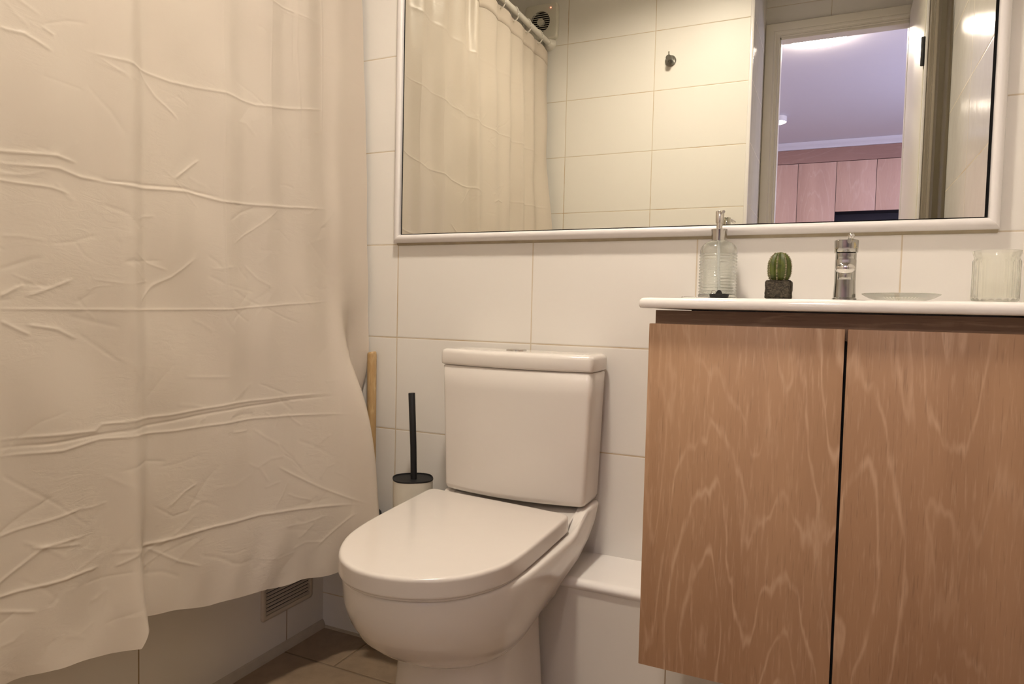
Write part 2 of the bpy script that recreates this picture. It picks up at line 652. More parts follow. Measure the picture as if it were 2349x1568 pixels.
def dring(w, yf, yr, z, nose, p=2.1, rc=0.02, cx=0.0, wr=None):
    """D outline, local coords (toilet origin). nose = length of curved front; wr = half width at rear"""
    wr = w if wr is None else wr
    pts = []
    rc = min(rc, wr * 0.9)
    # rear centre -> rear right corner
    for i in range(5):
        pts.append((cx + (wr - rc) * i / 5.0, yr, z))
    for i in range(5):
        a = PI / 2 * i / 5.0
        pts.append((cx + wr - rc + rc * math.sin(a), yr - rc + rc * math.cos(a), z))
    ys = yf + nose
    for i in range(10):
        f = i / 10.0
        y = (yr - rc) + (ys - (yr - rc)) * f
        ff = f * f * (3 - 2 * f)
        pts.append((cx + wr + (w - wr) * ff, y, z))
    half = []
    for i in range(17):
        a = PI / 2 * i / 16.0
        xx = w * abs(math.cos(a)) ** (2 / p)
        yy = nose * abs(math.sin(a)) ** (2 / p)
        half.append((cx + xx, ys - yy, z))
    pts += half
    left = [(2 * cx - x, y, zz) for (x, y, zz) in pts[1:-1]][::-1]
    return pts + left


OY = 0.02   # toilet origin is at y=-0.02, so local y = world y + 0.02
bm = bmesh.new()
spec = [  # z, w, yf, yr, nose, rear half width
    (0.274, 0.108, -0.476, -0.250, 0.118, 0.100),
    (0.278, 0.118, -0.496, -0.235, 0.128, 0.106),
    (0.290, 0.133, -0.527, -0.215, 0.150, 0.116),
    (0.310, 0.149, -0.560, -0.185, 0.175, 0.130),
    (0.335, 0.163, -0.591, -0.186, 0.200, 0.150),
    (0.3590, 0.170, -0.608, -0.182, 0.212, 0.160),
    (0.3640, 0.1715, -0.612, -0.165, 0.216, 0.162),
    (0.385, 0.1765, -0.623, -0.100, 0.228, 0.169),
    (0.405, 0.1800, -0.630, -0.045, 0.235, 0.174),
    (0.425, 0.182, -0.632, -0.012, 0.242, 0.177),
    (0.446, 0.183, -0.635, -0.004, 0.246, 0.181),
    (0.4515, 0.182, -0.635, -0.004, 0.246, 0.181),
    (0.4552, 0.179, -0.631, -0.007, 0.244, 0.178),
    (0.4557, 0.165, -0.622, -0.018, 0.235, 0.164),
    (0.4535, 0.155, -0.612, -0.03, 0.228, 0.154),
]
rings = [dring(w_, yf + OY, yr + OY - 0.006, z, nose, cx=0.001, wr=wr + 0.003, rc=0.03) for z, w_, yf, yr, nose, wr in spec]
lift = []
for kk, ring in enumerate(rings):
    zr = spec[kk][0]
    top_w = min(1, max(0, (zr - 0.38) / 0.065))
    a_, b_ = (-0.205, -0.095) if kk < len(spec) - 2 else (-0.165, -0.100)
    out = []
    for (x, y, z) in ring:
        f = min(1, max(0, (y - OY - a_) / (b_ - a_)))
        f = f * f * (3 - 2 * f)
        amt = 0.0390 if kk < len(spec) - 2 else 0.0380 + (0.4557 - zr)
        out.append((x, y, z + amt * f * top_w))
    lift.append(out)
add_loft(bm, lift)
obj('bowl', bm, M['ceramic'], toi, angle=60)
# pedestal
bm = bmesh.new()
rings = []
for z, w_, yf, yr in ((0.0, 0.137, -0.487, -0.185), (0.02, 0.136, -0.487, -0.186), (0.10, 0.130, -0.482, -0.187), (0.19, 0.123, -0.477, -0.188),
                      (0.24, 0.119, -0.474, -0.188), (0.285, 0.117, -0.470, -0.190), (0.33, 0.112, -0.46, -0.195)):
    rings.append(dring(w_, yf + OY, yr + OY, z, 0.115, wr=w_ * 0.98, rc=0.03))
add_loft(bm, rings)
obj('pedestal', bm, M['ceramic'], toi, angle=60)


# tank
def tank_ring(w_, yr, yc, bulge, z, rc=0.012, cx=-0.003):
    pts = []
    n = 14
    # rear edge left->right
    pts += [(cx - w_ + rc, yr, z), (cx, yr, z), (cx + w_ - rc, yr, z)]
    for i in range(1, 5):
        a = PI / 2 * i / 4
        pts.append((cx + w_ - rc + rc * math.sin(a), yr - rc + rc * math.cos(a), z))
    for i in range(0, 5):
        a = PI / 2 * i / 5
        pts.append((cx + w_ - rc + rc * math.cos(a), yc + rc - rc * math.sin(a), z))
    for i in range(n + 1):
        f = 1 - 2 * i / n
        pts.append((cx + (w_ - rc) * f, yc - bulge * (1 - f * f), z))
    for i in range(1, 5):
        a = PI / 2 * i / 5
        pts.append((cx - w_ + rc - rc * math.sin(a), yc + rc - rc * math.cos(a), z))
    pts.append((cx - w_, yc + rc, z))
    for i in range(0, 4):
        a = PI / 2 * i / 4
        pts.append((cx - w_ + rc - rc * math.cos(a), yr - rc + rc * math.sin(a), z))
    return pts


def inset(ring, d, cx=-0.003, cy=-0.05, z=None):
    out = []
    for (x, y, zz) in ring:
        out.append((cx + (x - cx) * (1 - d / 0.18), cy + (y - cy) * (1 - d / 0.06), zz if z is None else z))
    return out


bm = bmesh.new()
tr = []
for f, ins in ((0.0, 0.008), (0.003, 0.003), (0.008, 0.0008), (0.014, 0.0), (0.16, 0), (0.25, 0), (0.2995, 0.0), (0.3022, 0.003)):
    ws = 0.1795 + (0.1895 - 0.1795) * min(1, f / 0.30)
    tr.append(inset(tank_ring(ws, 0.006, -0.098 - 0.003 * f / 0.3, 0.024, 0.4955 + f, cx=-0.002), ins))
add_loft(bm, tr)
obj('tank', bm, M['ceramic'], toi, angle=60)
bm = bmesh.new()
base = tank_ring(0.1935, 0.008, -0.1035, 0.025, 0)
tr = []
for z, ins in ((0.7985, 0.004), (0.8000, 0.001), (0.8035, 0.0), (0.826, 0.0), (0.8315, 0.0015), (0.8348, 0.005), (0.8360, 0.011), (0.8366, 0.03)):
    tr.append(inset(base, ins, z=z))
add_loft(bm, tr)
obj('tank_lid', bm, M['ceramic'], toi, angle=60)
bm = bmesh.new()
bx, by = 0.619 - CX + 0.012, -0.018 - 0.03
add_lathe(bm, [(0.0245, 0.8352), (0.0245, 0.8385), (0.0232, 0.8395), (0.0215, 0.8395), (0.021, 0.8385), (0.0205, 0.8395), (0.012, 0.8402)], 40, bx, by)
fb = obj('flush_button', bm, M['chrome'], toi, angle=40)
fb['label'] = 'round chrome flush button'

# seat and lid, slightly twisted on the hinges
PLAN = [(.4415, -.160), (.4500, -.260), (.4585, -.355), (.4700, -.445), (.4895, -.518), (.5290, -.588), (.5760, -.629), (.6310, -.646), (.6890, -.641),
        (.7420, -.618), (.7790, -.586), (.8035, -.545), (.8190, -.500), (.8240, -.440), (.8225, -.336), (.8180, -.205)]


def lid_outline():
    P = [Vector((a, b)) for a, b in PLAN]
    pts = []
    for k in range(len(P) - 1):
        p0, p1, p2, p3 = P[max(k - 1, 0)], P[k], P[k + 1], P[min(k + 2, len(P) - 1)]
        for q in range(5):
            t = q / 5.0
            pts.append(0.5 * ((2 * p1) + (p2 - p0) * t + (2 * p0 - 5 * p1 + 4 * p2 - p3) * t * t + (3 * p1 - p0 - 3 * p2 + p3) * t ** 3))
    pts.append(P[-1])
    # rear right corner, rear edge, rear left corner
    for a, b in ((.8175, -.194), (.8150, -.184), (.8090, -.1765), (.8000, -.1725), (.70, -.159), (.62, -.150), (.54, -.142), (.4640, -.1335), (.4530, -.1345), (.4455, -.1405), (.4418, -.149)):
        pts.append(Vector((a, b)))
    return pts


LO = lid_outline()


def lid_ring(z, d):
    n = len(LO)
    out = []
    for k in range(n):
        t = (LO[(k + 1) % n] - LO[k - 1]).normalized()
        nrm = Vector((-t.y, t.x))          # inward for this winding
        p = LO[k] + nrm * d
        out.append((p.x - CX, p.y + OY, z))
    return out


bm = bmesh.new()
add_loft(bm, [lid_ring(z, d) for z, d in ((0.4612, 0.0030), (0.4616, 0.0012), (0.4627, 0.0003), (0.4642, 0.0), (0.4657, 0.0), (0.4885, 0.0), (0.4900, 0.0), (0.4918, 0.0003), (0.4938, 0.0012),
                                          (0.4952, 0.0027), (0.4960, 0.0045), (0.4963, 0.0065), (0.4964, 0.0085))])
obj('lid', bm, M['plastic_lid'], toi, angle=60)
bm = bmesh.new()
add_loft(bm, [lid_ring(z, d) for z, d in ((0.4560, 0.0055), (0.4570, 0.0045), (0.4595, 0.0045), (0.4609, 0.0055))])
obj('seat', bm, M['plastic_lid'], toi, angle=60)
for sx in (-0.075, 0.075):
    bm = bmesh.new()
    p = Vector((sx - 0.018, -0.158 + OY + 0.006, 0))
    add_tube(bm, [(p.x - 0.02, p.y - 0.002, 0.470), (p.x + 0.02, p.y - 0.002, 0.470)], 0.0062, 14)
    h = obj('hinge', bm, M['chrome'], toi, angle=40)

# ------------------------------------------------------------------ pipe boxing ledge
bxg = thing('pipe_boxing', 'low white boxed ledge along the wall between toilet and vanity', 'ledge', (0.93, 0, 0))
bm = bmesh.new()
prof = [(-0.0002, 0.336), (-0.0002, 0.3575), (-0.160, 0.3575), (-0.170, 0.3565), (-0.1765, 0.3525), (-0.1785, 0.3465), (-0.1770, 0.3405), (-0.1735, 0.3365)]
add_loft(bm, [[(x - 0.93, y, z) for y, z in prof] for x in (0.290, 1.0440)])
obj('top_board', bm, M['basin'], bxg, angle=40)
b = box('front_panel', 0.500 - 0.93, XR - 0.001 - 0.93, -0.0002, -0.172, 0.0, 0.336, M['tile_box'], bxg)
b['label'] = 'grey white tiled front panel'

# ------------------------------------------------------------------ vanity cabinet
VX0, VX1, VYF = 1.041, 1.6185, -0.450
van = thing('vanity_cabinet', 'wall-hung oak-look vanity cabinet with two doors under the washbasin', 'cabinet', (1.33, 0, 0.35))


def V(x):
    return x - 1.33


bm = bmesh.new()
add_box(bm, V(1.0455), V(1.0615), -0.4295, -0.001, 0.002, 0.5475)
add_box(bm, V(1.5990), V(1.6150), -0.4295, -0.001, 0.002, 0.5475)
add_box(bm, V(1.0616), V(1.5989), -0.4295, -0.001, 0.002, 0.018)
add_box(bm, V(1.0616), V(1.5989), -0.012, -0.001, 0.0185, 0.5475)
add_box(bm, V(1.0455), V(1.0615), -0.4040, -0.001, 0.5480, 0.5880)
add_box(bm, V(1.5990), V(1.6150), -0.4040, -0.001, 0.5480, 0.5880)
obj('carcass', bm, M['oak'], van)
# rail set back above the doors
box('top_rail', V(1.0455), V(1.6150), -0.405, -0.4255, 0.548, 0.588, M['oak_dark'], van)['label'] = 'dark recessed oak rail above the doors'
for k, (a, c, mt) in enumerate(((VX0, 1.3277, M['oak']), (1.3313, VX1, M['oak2']))):
    bm = bmesh.new()
    add_box(bm, a - (a + c) / 2, c - (a + c) / 2, -0.0095, 0.0095, -0.2825, 0.2825, 0.0012, 2)
    d = obj('door', bm, mt, van, angle=35, loc=(V((a + c) / 2), VYF + 0.0095 + 0.0005, 0.2835))
box('gap_strip', V(1.3255), V(1.3335), -0.4300, -0.4302, 0.003, 0.546, M['gap_dark'], van)['label'] = 'dark gap between the doors'

# ------------------------------------------------------------------ washbasin top
bas = thing('washbasin', 'white ceramic washbasin top with rounded edge on the oak vanity', 'washbasin', (1.33, 0, 0.9405))
bm = bmesh.new()
bx0, bx1, by0, by1 = V(1.0235), V(1.6245), -0.4625, -0.001
zt = 0.0175


def rrect(x0, x1, y0, y1, r, z, n=6):
    pts = []
    for (cx_, cy_, a0) in ((x1 - r, y1 - r, 0), (x0 + r, y1 - r, 90), (x0 + r, y0 + r, 180), (x1 - r, y0 + r, 270)):
        for i in range(n + 1):
            a = math.radians(a0 + 90 * i / n)
            pts.append((cx_ + r * math.cos(a), cy_ + r * math.sin(a), z))
    return pts


def rr(ins, z, r=0.012):
    return rrect(bx0 + ins, bx1 - ins, by0 + ins, by1 - (0 if ins < 0.02 else ins), max(r - ins * 0.3, 0.004), z)


rings = [rr(0.006, 0.0), rr(0.002, 0.0008), rr(0.0003, 0.0035), rr(0, 0.008), rr(0.0005, 0.0125), rr(0.003, 0.0162), rr(0.008, 0.0172),
         rr(0.016, 0.0168), rr(0.024, 0.0160)]


def well(x0, x1, y0, y1, r, z):
    return rrect(V(x0), V(x1), y0, y1, r, z)


rings += [well(1.075, 1.575, -0.400, -0.170, 0.06, 0.0158), well(1.083, 1.567, -0.394, -0.176, 0.06, 0.012),
          well(1.10, 1.55, -0.385, -0.187, 0.06, -0.04), well(1.15, 1.50, -0.37, -0.22, 0.05, -0.085), well(1.25, 1.40, -0.32, -0.27, 0.02, -0.092)]
add_loft(bm, rings)
ob = obj('basin_top', bm, M['basin'], bas, angle=50)
# raised rear deck
bm = bmesh.new()
add_box(bm, V(1.034), V(1.6195), -0.163, -0.002, 0.0120, 0.0250, 0.0035, 4)
obj('rear_deck', bm, M['basin'], bas, angle=40)
bm = bmesh.new()
add_lathe(bm, [(0.022, -0.0925), (0.022, -0.0905), (0.018, -0.0895)], 28, V(1.325), -0.295)
obj('drain', bm, M['chrome'], bas, angle=40)
# pots the cabinet must clear: nothing else inside
DECK = 0.9405 + 0.0250 + 0.0002
TOPZ = DECK

# ------------------------------------------------------------------ mixer tap
tap = thing('mixer_tap', 'worn chrome single-lever mixer tap at the back of the washbasin', 'tap', (1.3285, -0.105, DECK))
tap.scale = (1, 1, 0.955)
bm = bmesh.new()


def bodyring(w_, d_, z, n=36, p=3.2):
    out = []
    for i in range(n):
        a = 2 * PI * i / n
        ca, sa = math.cos(a), math.sin(a)
        out.append((w_ * math.copysign(abs(ca) ** (2 / p), ca), d_ * math.copysign(abs(sa) ** (2 / p), sa), z))
    return out


add_loft(bm, [bodyring(0.0215, 0.0215, 0), bodyring(0.0215, 0.0215, 0.003), bodyring(0.0196, 0.0196, 0.005), bodyring(0.0184, 0.0184, 0.035),
              bodyring(0.0186, 0.0186, 0.078), bodyring(0.0180, 0.0180, 0.081), bodyring(0.0182, 0.0182, 0.0815), bodyring(0.0182, 0.0182, 0.092), bodyring(0.016, 0.016, 0.0935)])
obj('body', bm, M['chrome_worn'], tap, angle=40)
# spout towards the camera
bm = bmesh.new()
sp = []
for f in np.linspace(0, 1, 12):
    y = -0.012 - 0.098 * f
    z = 0.060 - 0.004 * f
    wr_ = 0.0165 - 0.001 * f
    hr = 0.0125 - 0.002 * f
    sp.append([(-0.001 + wr_ * math.cos(a), y, z + hr * math.sin(a)) for a in np.linspace(0, 2 * PI, 24, endpoint=False)])
for f in (0.5, 0.85, 1.0):
    k = math.sqrt(max(0.02, 1 - f * f))
    sp.append([(-0.001 + 0.0155 * k * math.cos(a), -0.110 - 0.006 * f, 0.056 + 0.0105 * k * math.sin(a)) for a in np.linspace(0, 2 * PI, 24, endpoint=False)])
add_loft(bm, sp)
obj('spout', bm, M['chrome'], tap, angle=50)
bm = bmesh.new()
add_lathe(bm, [(0.0118, 0.0355), (0.0125, 0.037), (0.0125, 0.050), (0.0110, 0.052)], 28, -0.001, -0.098)
obj('aerator', bm, M['chrome_stained'], tap, angle=40)
# lever head
bm = bmesh.new()
add_loft(bm, [bodyring(0.0198, 0.0198, 0.0935), bodyring(0.0205, 0.0205, 0.0945), bodyring(0.0207, 0.0207, 0.1080), bodyring(0.0210, 0.0212, 0.1165),
              bodyring(0.0198, 0.0198, 0.1178), bodyring(0.012, 0.012, 0.1184)])
obj('lever_cap', bm, M['chrome_stained'], tap, angle=40)
bm = bmesh.new()
add_tube(bm, [(0.004, -0.004, 0.1125), (0.005, -0.020, 0.1145), (0.006, -0.042, 0.117), (0.0065, -0.056, 0.1195)], 0.005, 14, radii=[0.0048, 0.0046, 0.0046, 0.0052])
add_sphere(bm, (0.0066, -0.0575, 0.1200), 0.0058, 14, 10)
obj('lever', bm, M['chrome'], tap, angle=60)

# ------------------------------------------------------------------ soap dispenser
sd = thing('soap_dispenser', 'ribbed clear glass soap bottle with chrome pump on the washbasin', 'soap dispenser', (1.089, -0.068, TOPZ))
sd.scale = (1, 1, 0.95)


def rib(a, z):
    if 0.012 < z < 0.098:
        return 1 + 0.030 * math.sin(2 * PI * z / 0.0066)
    return 1.0


prof = [(0.030, 0.0), (0.0365, 0.0012), (0.0385, 0.004), (0.0385, 0.009)]
z = 0.010
while z < 0.100:
    prof.append((0.0375, z))
    z += 0.0011
for f in np.linspace(0, 1, 14)[1:]:
    r_ = 0.0375 - 0.0235 * (1 - math.cos(f * PI / 2)) ** 1.05
    prof.append((r_, 0.100 + 0.026 * math.sin(f * PI / 2)))
prof += [(0.0138, 0.131)]
outer = [(r_ * rib(0, zz), zz) for r_, zz in prof]
inner = [(max(0.006, r_ - 0.0040), zz) for r_, zz in prof if zz > 0.0085][::4] + [(0.0105, 0.1305)]
bm = bmesh.new()
add_lathe(bm, outer + [(inner[-1][0], 0.131)] + inner[::-1][1:], 64)
obj('bottle', bm, M['glass_bottle'], sd, angle=70)
bm = bmesh.new()
add_lathe(bm, [(0.0150, 0.1275), (0.0152, 0.131), (0.0158, 0.145), (0.0168, 0.1515), (0.0150, 0.1522), (0.0065, 0.1525)], 36)
obj('collar', bm, M['chrome'], sd, angle=40)
bm = bmesh.new()
add_lathe(bm, [(0.0062, 0.152), (0.0062, 0.165), (0.0080, 0.1655), (0.0082, 0.168), (0.0088, 0.190), (0.0080, 0.1912), (0.004, 0.192)], 32)
obj('pump_head', bm, M['chrome'], sd, angle=40)
bm = bmesh.new()
add_tube(bm, [(0.001, -0.006, 0.1865), (0.002, -0.022, 0.1875), (0.003, -0.036, 0.185)], 0.0032, 12)
nz = obj('nozzle', bm, M['chrome'], sd, angle=60)
nz.rotation_euler = (0, 0, math.radians(15))
bm = bmesh.new()
add_tube(bm, [(0, 0, 0.128), (0.001, 0, 0.07), (0.004, 0.002, 0.012)], 0.0028, 10)
obj('dip_tube', bm, simple('tube_plastic', (0.85, 0.86, 0.84), 0.4), sd, angle=60)

# ------------------------------------------------------------------ basin plug with ball chain
pl = thing('basin_plug', 'black rubber basin plug lying in front of the glass soap bottle', 'plug', (1.1035, -0.138, TOPZ + 0.0001))
bm = bmesh.new()
add_lathe(bm, [(0.0165, 0.0), (0.0175, 0.0012), (0.0190, 0.0065), (0.0188, 0.0078), (0.0150, 0.0080)], 36)
obj('disc', bm, M['black'], pl, angle=40)
bm = bmesh.new()
add_loft(bm, [[(x, y, z) for (x, z) in ((-0.0065, 0.0078), (-0.0045, 0.013), (-0.002, 0.0158), (0.002, 0.0158), (0.0045, 0.013), (0.0065, 0.0078))] for y in (-0.0018, 0.0018)])
obj('tab', bm, M['black_gloss'], pl, angle=40)
bm = bmesh.new()
add_tube(bm, [(0.0045 * math.cos(a) - 0.0105, -0.001, 0.0113 + 0.0038 * math.sin(a)) for a in np.linspace(0, 2 * PI, 16)], 0.0007, 6)
obj('ring', bm, M['chrome'], pl, smooth=True)
bm = bmesh.new()
for i in range(34):
    f = i / 33.0
    x = -0.015 - 0.062 * f
    y = 0.002 + 0.014 * math.sin(f * 5.0) + 0.03 * f
    zz = 0.0102 * max(0, 1 - f * 7) + 0.0014
    add_sphere(bm, (x, y, zz), 0.0012, 8, 6)
obj('ball_chain', bm, M['chrome'], pl, smooth=True)

# ------------------------------------------------------------------ cactus
cac = thing('cactus', 'small ribbed green cactus in a square peat block on the washbasin', 'cactus', (1.2125, -0.115, DECK))
bm = bmesh.new()
add_box(bm, -0.0235, 0.0235, -0.0235, 0.0235, 0, 0.036, 0.004, 3)
bmesh.ops.subdivide_edges(bm, edges=bm.edges[:], cuts=3, use_grid_fill=True)
for v in bm.verts:
    k = Vector((v.co.x, v.co.y, 0)).normalized() * random.uniform(-0.0013, 0.0013)
    v.co += k + Vector((0, 0, random.uniform(-0.0008, 0.0008) if v.co.z > 0.01 else 0))
    if v.co.z < 0.004:
        v.co.z = max(0.0, v.co.z)
obj('peat_block', bm, M['soil'], cac, smooth=True)['label'] = 'square dark peat block'
bm = bmesh.new()
NR = 8


def cprof(f):
    # radius along height f 0..1
    return 0.0215 * max(0.0, 1 - abs(2 * (0.13 + 0.87 * f) - 1.04) ** 2.3) ** 0.55 + 0.0005


rings = []
for i in range(30):
    f = i / 29.0
    r_ = max(0.0008, cprof(f) * (1 if f < 0.97 else 0.7))
    z = 0.034 + 0.057 * f
    ring = []
    for k in range(96):
        a = 2 * PI * k / 96
        rb = 0.80 + 0.20 * abs(math.cos(NR * (a + 0.16) / 2)) ** 1.6
        ring.append((r_ * rb * math.cos(a - PI / 2 * 0 + 0), r_ * rb * math.sin(a), z))
    rings.append(ring)
add_loft(bm, rings)
obj('stem', bm, M['cactus'], cac, smooth=True)
bm = bmesh.new()
for k in range(NR):
    a = 2 * PI * k / NR - 0.16
    for i in range(17):
        f = 0.06 + 0.90 * i / 16.0
        r_ = cprof(f)
        z = 0.034 + 0.057 * f
        c_ = Vector((r_ * math.cos(a), r_ * math.sin(a), z))
        add_sphere(bm, c_, 0.0015 * random.uniform(.8, 1.2), 6, 4)
        for s_ in range(5):
            d = Vector((math.cos(a) + random.uniform(-.8, .8), math.sin(a) + random.uniform(-.8, .8), random.uniform(-.7, .9))).normalized()
            e = c_ + d * 0.0030
            n_ = d.orthogonal().normalized() * 0.00022
            m_ = d.cross(n_).normalized() * 0.00022
            vs = [bm.verts.new(c_ + n_), bm.verts.new(c_ - n_ * .5 + m_), bm.verts.new(c_ - n_ * .5 - m_), bm.verts.new(e)]
            for t_ in ((0, 1, 3), (1, 2, 3), (2, 0, 3)):
                bm.faces.new([vs[q] for q in t_])
sp_ = obj('spines', bm, M['areole'], cac)
sp_['label'] = 'pale woolly spines along the ribs'
sp_['kind'] = 'stuff'

# ------------------------------------------------------------------ glass soap dish and tumbler
dish = None
bm = bmesh.new()
prof = [(0.020, 0.0), (0.038, 0.0004), (0.052, 0.0045), (0.0625, 0.0105), (0.0637, 0.0120), (0.0630, 0.0130), (0.060, 0.0126), (0.050, 0.0078), (0.036, 0.0038), (0.015, 0.0034)]
add_lathe(bm, prof, 120, mod=lambda a, z, r: 1 + (0.008 * math.cos(60 * a) if z > 0.003 else 0))
dish = obj('soap_dish', bm, M['glass_clear'], None, angle=60, loc=(1.4215, -0.110, TOPZ))
tag(dish, 'shallow round pressed glass soap dish on the washbasin right of the tap', 'soap dish')
bm = bmesh.new()
prof = []
zz = np.linspace(0, 0.088, 30)
for z in zz:
    r_ = 0.0345 if z < 0.070 else (0.0345 - 0.0018 * math.sin((z - 0.070) / 0.010 * PI) if z < 0.080 else 0.0345 + 0.0016 * (z - 0.080) / 0.008)
    prof.append((r_ if z > 0.001 else 0.032, z))
outer = prof
inner = [(r_ - 0.0028, max(z, 0.007)) for r_, z in prof if z > 0.006]
add_lathe(bm, outer + inner[::-1], 160, mod=lambda a, z, r: 1 + (0.030 * abs(math.cos(10 * a)) ** 0.8 if 0.006 < z < 0.073 and r > 0.033 else 0.0))
tum = obj('glass_tumbler', bm, M['glass_clear'], None, angle=60, loc=(1.5635, -0.120, TOPZ))
tag(tum, 'clear fluted drinking glass on the washbasin at the far right', 'glass')

# ------------------------------------------------------------------ toilet brush on the ledge
tb = thing('toilet_brush', 'toilet brush with black handle in a pale holder left of the toilet tank', 'toilet brush', (0.357, -0.085, 0.3577))


def sq(r_, z, p=2.6, n=40):
    out = []
    for i in range(n):
        a = 2 * PI * i / n + PI / 4 * 0
        ca, sa = math.cos(a), math.sin(a)
        k = (abs(ca) ** p + abs(sa) ** p) ** (-1 / p)
        c_, s_ = math.cos(math.radians(38)), math.sin(math.radians(38))
        X, Y = r_ * k * ca, r_ * k * sa
        out.append((X * c_ - Y * s_, X * s_ + Y * c_, z))
    return out


bm = bmesh.new()
add_loft(bm, [sq(0.046, 0.0), sq(0.048, 0.002), sq(0.0500, 0.10), sq(0.0505, 0.1395), sq(0.0488, 0.1395), sq(0.047, 0.10), sq(0.045, 0.006)])
obj('holder', bm, simple('holder_pale', (0.70, 0.66, 0.57), 0.35, var=0.01), tb, angle=50)
bm = bmesh.new()
add_loft(bm, [sq(0.0508, 0.1390), sq(0.0512, 0.1405), sq(0.0508, 0.1425), sq(0.0495, 0.1425), sq(0.0485, 0.139), sq(0.0480, 0.128), sq(0.006, 0.124)])
obj('rim', bm, M['black'], tb, angle=50)['label'] = 'black inner rim of the holder'
bm = bmesh.new()
add_tube(bm, [(0.004, 0.0, 0.10), (0.000, 0.0, 0.22), (-0.0085, 0.001, 0.3570), (-0.0086, 0.001, 0.3582)], 0.008, 20, radii=[0.0078, 0.0080, 0.0086, 0.0078])
obj('handle', bm, M['black'], tb, angle=50)
bm = bmesh.new()
add_lathe(bm, [(0.012, 0.015), (0.034, 0.022), (0.036, 0.06), (0.030, 0.085), (0.010, 0.095), (0.006, 0.11)], 24)
obj('brush_head', bm, M['black'], tb, smooth=True)

# ------------------------------------------------------------------ plunger standing in the corner behind the curtain
pg = thing('plunger', 'pale wooden stick with a black rubber piece, standing in the corner behind the shower curtain', 'plunger', (0.183, -0.020, 0.0005))
bm = bmesh.new()
rg = []
for z, x_, y_, r_ in ((0.0, 0.006, 0.0, 0.0100), (0.30, 0.0, 0.0, 0.0108), (0.60, -0.005, 0.001, 0.0120), (0.80, -0.0095, 0.004, 0.0128), (0.806, -0.0097, 0.004, 0.0120), (0.8085, -0.0097, 0.004, 0.0095)):
    rg.append([(x_ + r_ * math.cos(a), y_ + r_ * math.sin(a), z + (0.002 * math.cos(a) if z > .805 else 0)) for a in np.linspace(0, 2 * PI, 20, endpoint=False)])
add_loft(bm, rg)
obj('stick', bm, M['stick_wood'], pg, angle=50)['label'] = 'pale wooden stick'
bm = bmesh.new()
add_lathe(bm, [(0.0300, 0.270), (0.0300, 0.330), (0.0285, 0.356), (0.0230, 0.374), (0.0150, 0.383), (0.0112, 0.384)], 32, 0.012, -0.012)
obj('rubber_cup', bm, M['black'], pg, angle=50)['label'] = 'black rubber piece'

# ------------------------------------------------------------------ vent grille in tub panel
vt = thing('vent_grille', 'small slatted vent grille low in the tiled tub panel', 'vent', (0, -0.146, 0.20))
bm = bmesh.new()
y0, y1, z0_, z1_ = -0.0955, 0.0965, -0.093, 0.097


def fr_ring(ins, x, r):
    return [(x, a, b) for (a, b, _) in rrect(y0 + ins, y1 - ins, z0_ + ins, z1_ - ins, r, 0)]


add_loft(bm, [fr_ring(0.0, 0.0003, 0.010), fr_ring(0.0, 0.004, 0.010), fr_ring(0.002, 0.0065, 0.009), fr_ring(0.006, 0.0075, 0.006), fr_ring(0.0135, 0.0068, 0.002),
              fr_ring(0.0145, 0.0055, 0.001), fr_ring(0.0145, 0.0005, 0.001)], cap0=False, cap1=False)
obj('frame', bm, M['vent_plastic'], vt, angle=50)
box('cavity', 0.0003, 0.0007, y0 + 0.013, y1 - 0.013, z0_ + 0.013, z1_ - 0.013, M['dark_hole'], vt)
zc = z0_ + 0.020
while zc < z1_ - 0.016:
    bm = bmesh.new()
    add_loft(bm, [[(0.0012, y, zc + 0.0012), (0.0022, y, zc + 0.0022), (0.0068, y, zc - 0.0020), (0.0060, y, zc - 0.0036), (0.0012, y, zc + 0.0000)] for y in (y0 + 0.0140, y1 - 0.0140)])
    obj('slat', bm, M['vent_plastic'], vt)
    zc += 0.0098

# ------------------------------------------------------------------ bathtub behind the curtain
tubt = thing('bathtub', 'white bathtub hidden behind the shower curtain', 'bathtub', (-0.36, -0.70, 0))


def tubring(ins, z, r):
    return rrect(-0.338 + ins, 0.328 - ins, -0.705 + ins, 0.695 - ins, r, z, 8)


bm = bmesh.new()
add_loft(bm, [tubring(0.004, 0.30, 0.02), tubring(0.004, 0.552, 0.02), tubring(0.0, 0.556, 0.02), tubring(0.0, 0.572, 0.02), tubring(0.004, 0.577, 0.02), tubring(0.05, 0.575, 0.05),
              tubring(0.065, 0.565, 0.08), tubring(0.085, 0.35, 0.1), tubring(0.13, 0.19, 0.12), tubring(0.2, 0.17, 0.1)])
o = obj('tub_shell', bm, M['tub'], tubt, angle=50)
for v in o.data.vertices:
    v.co.z *= 1.0

# ------------------------------------------------------------------ shower curtain
ROD_X, ROD_Z = 0.100, 2.135
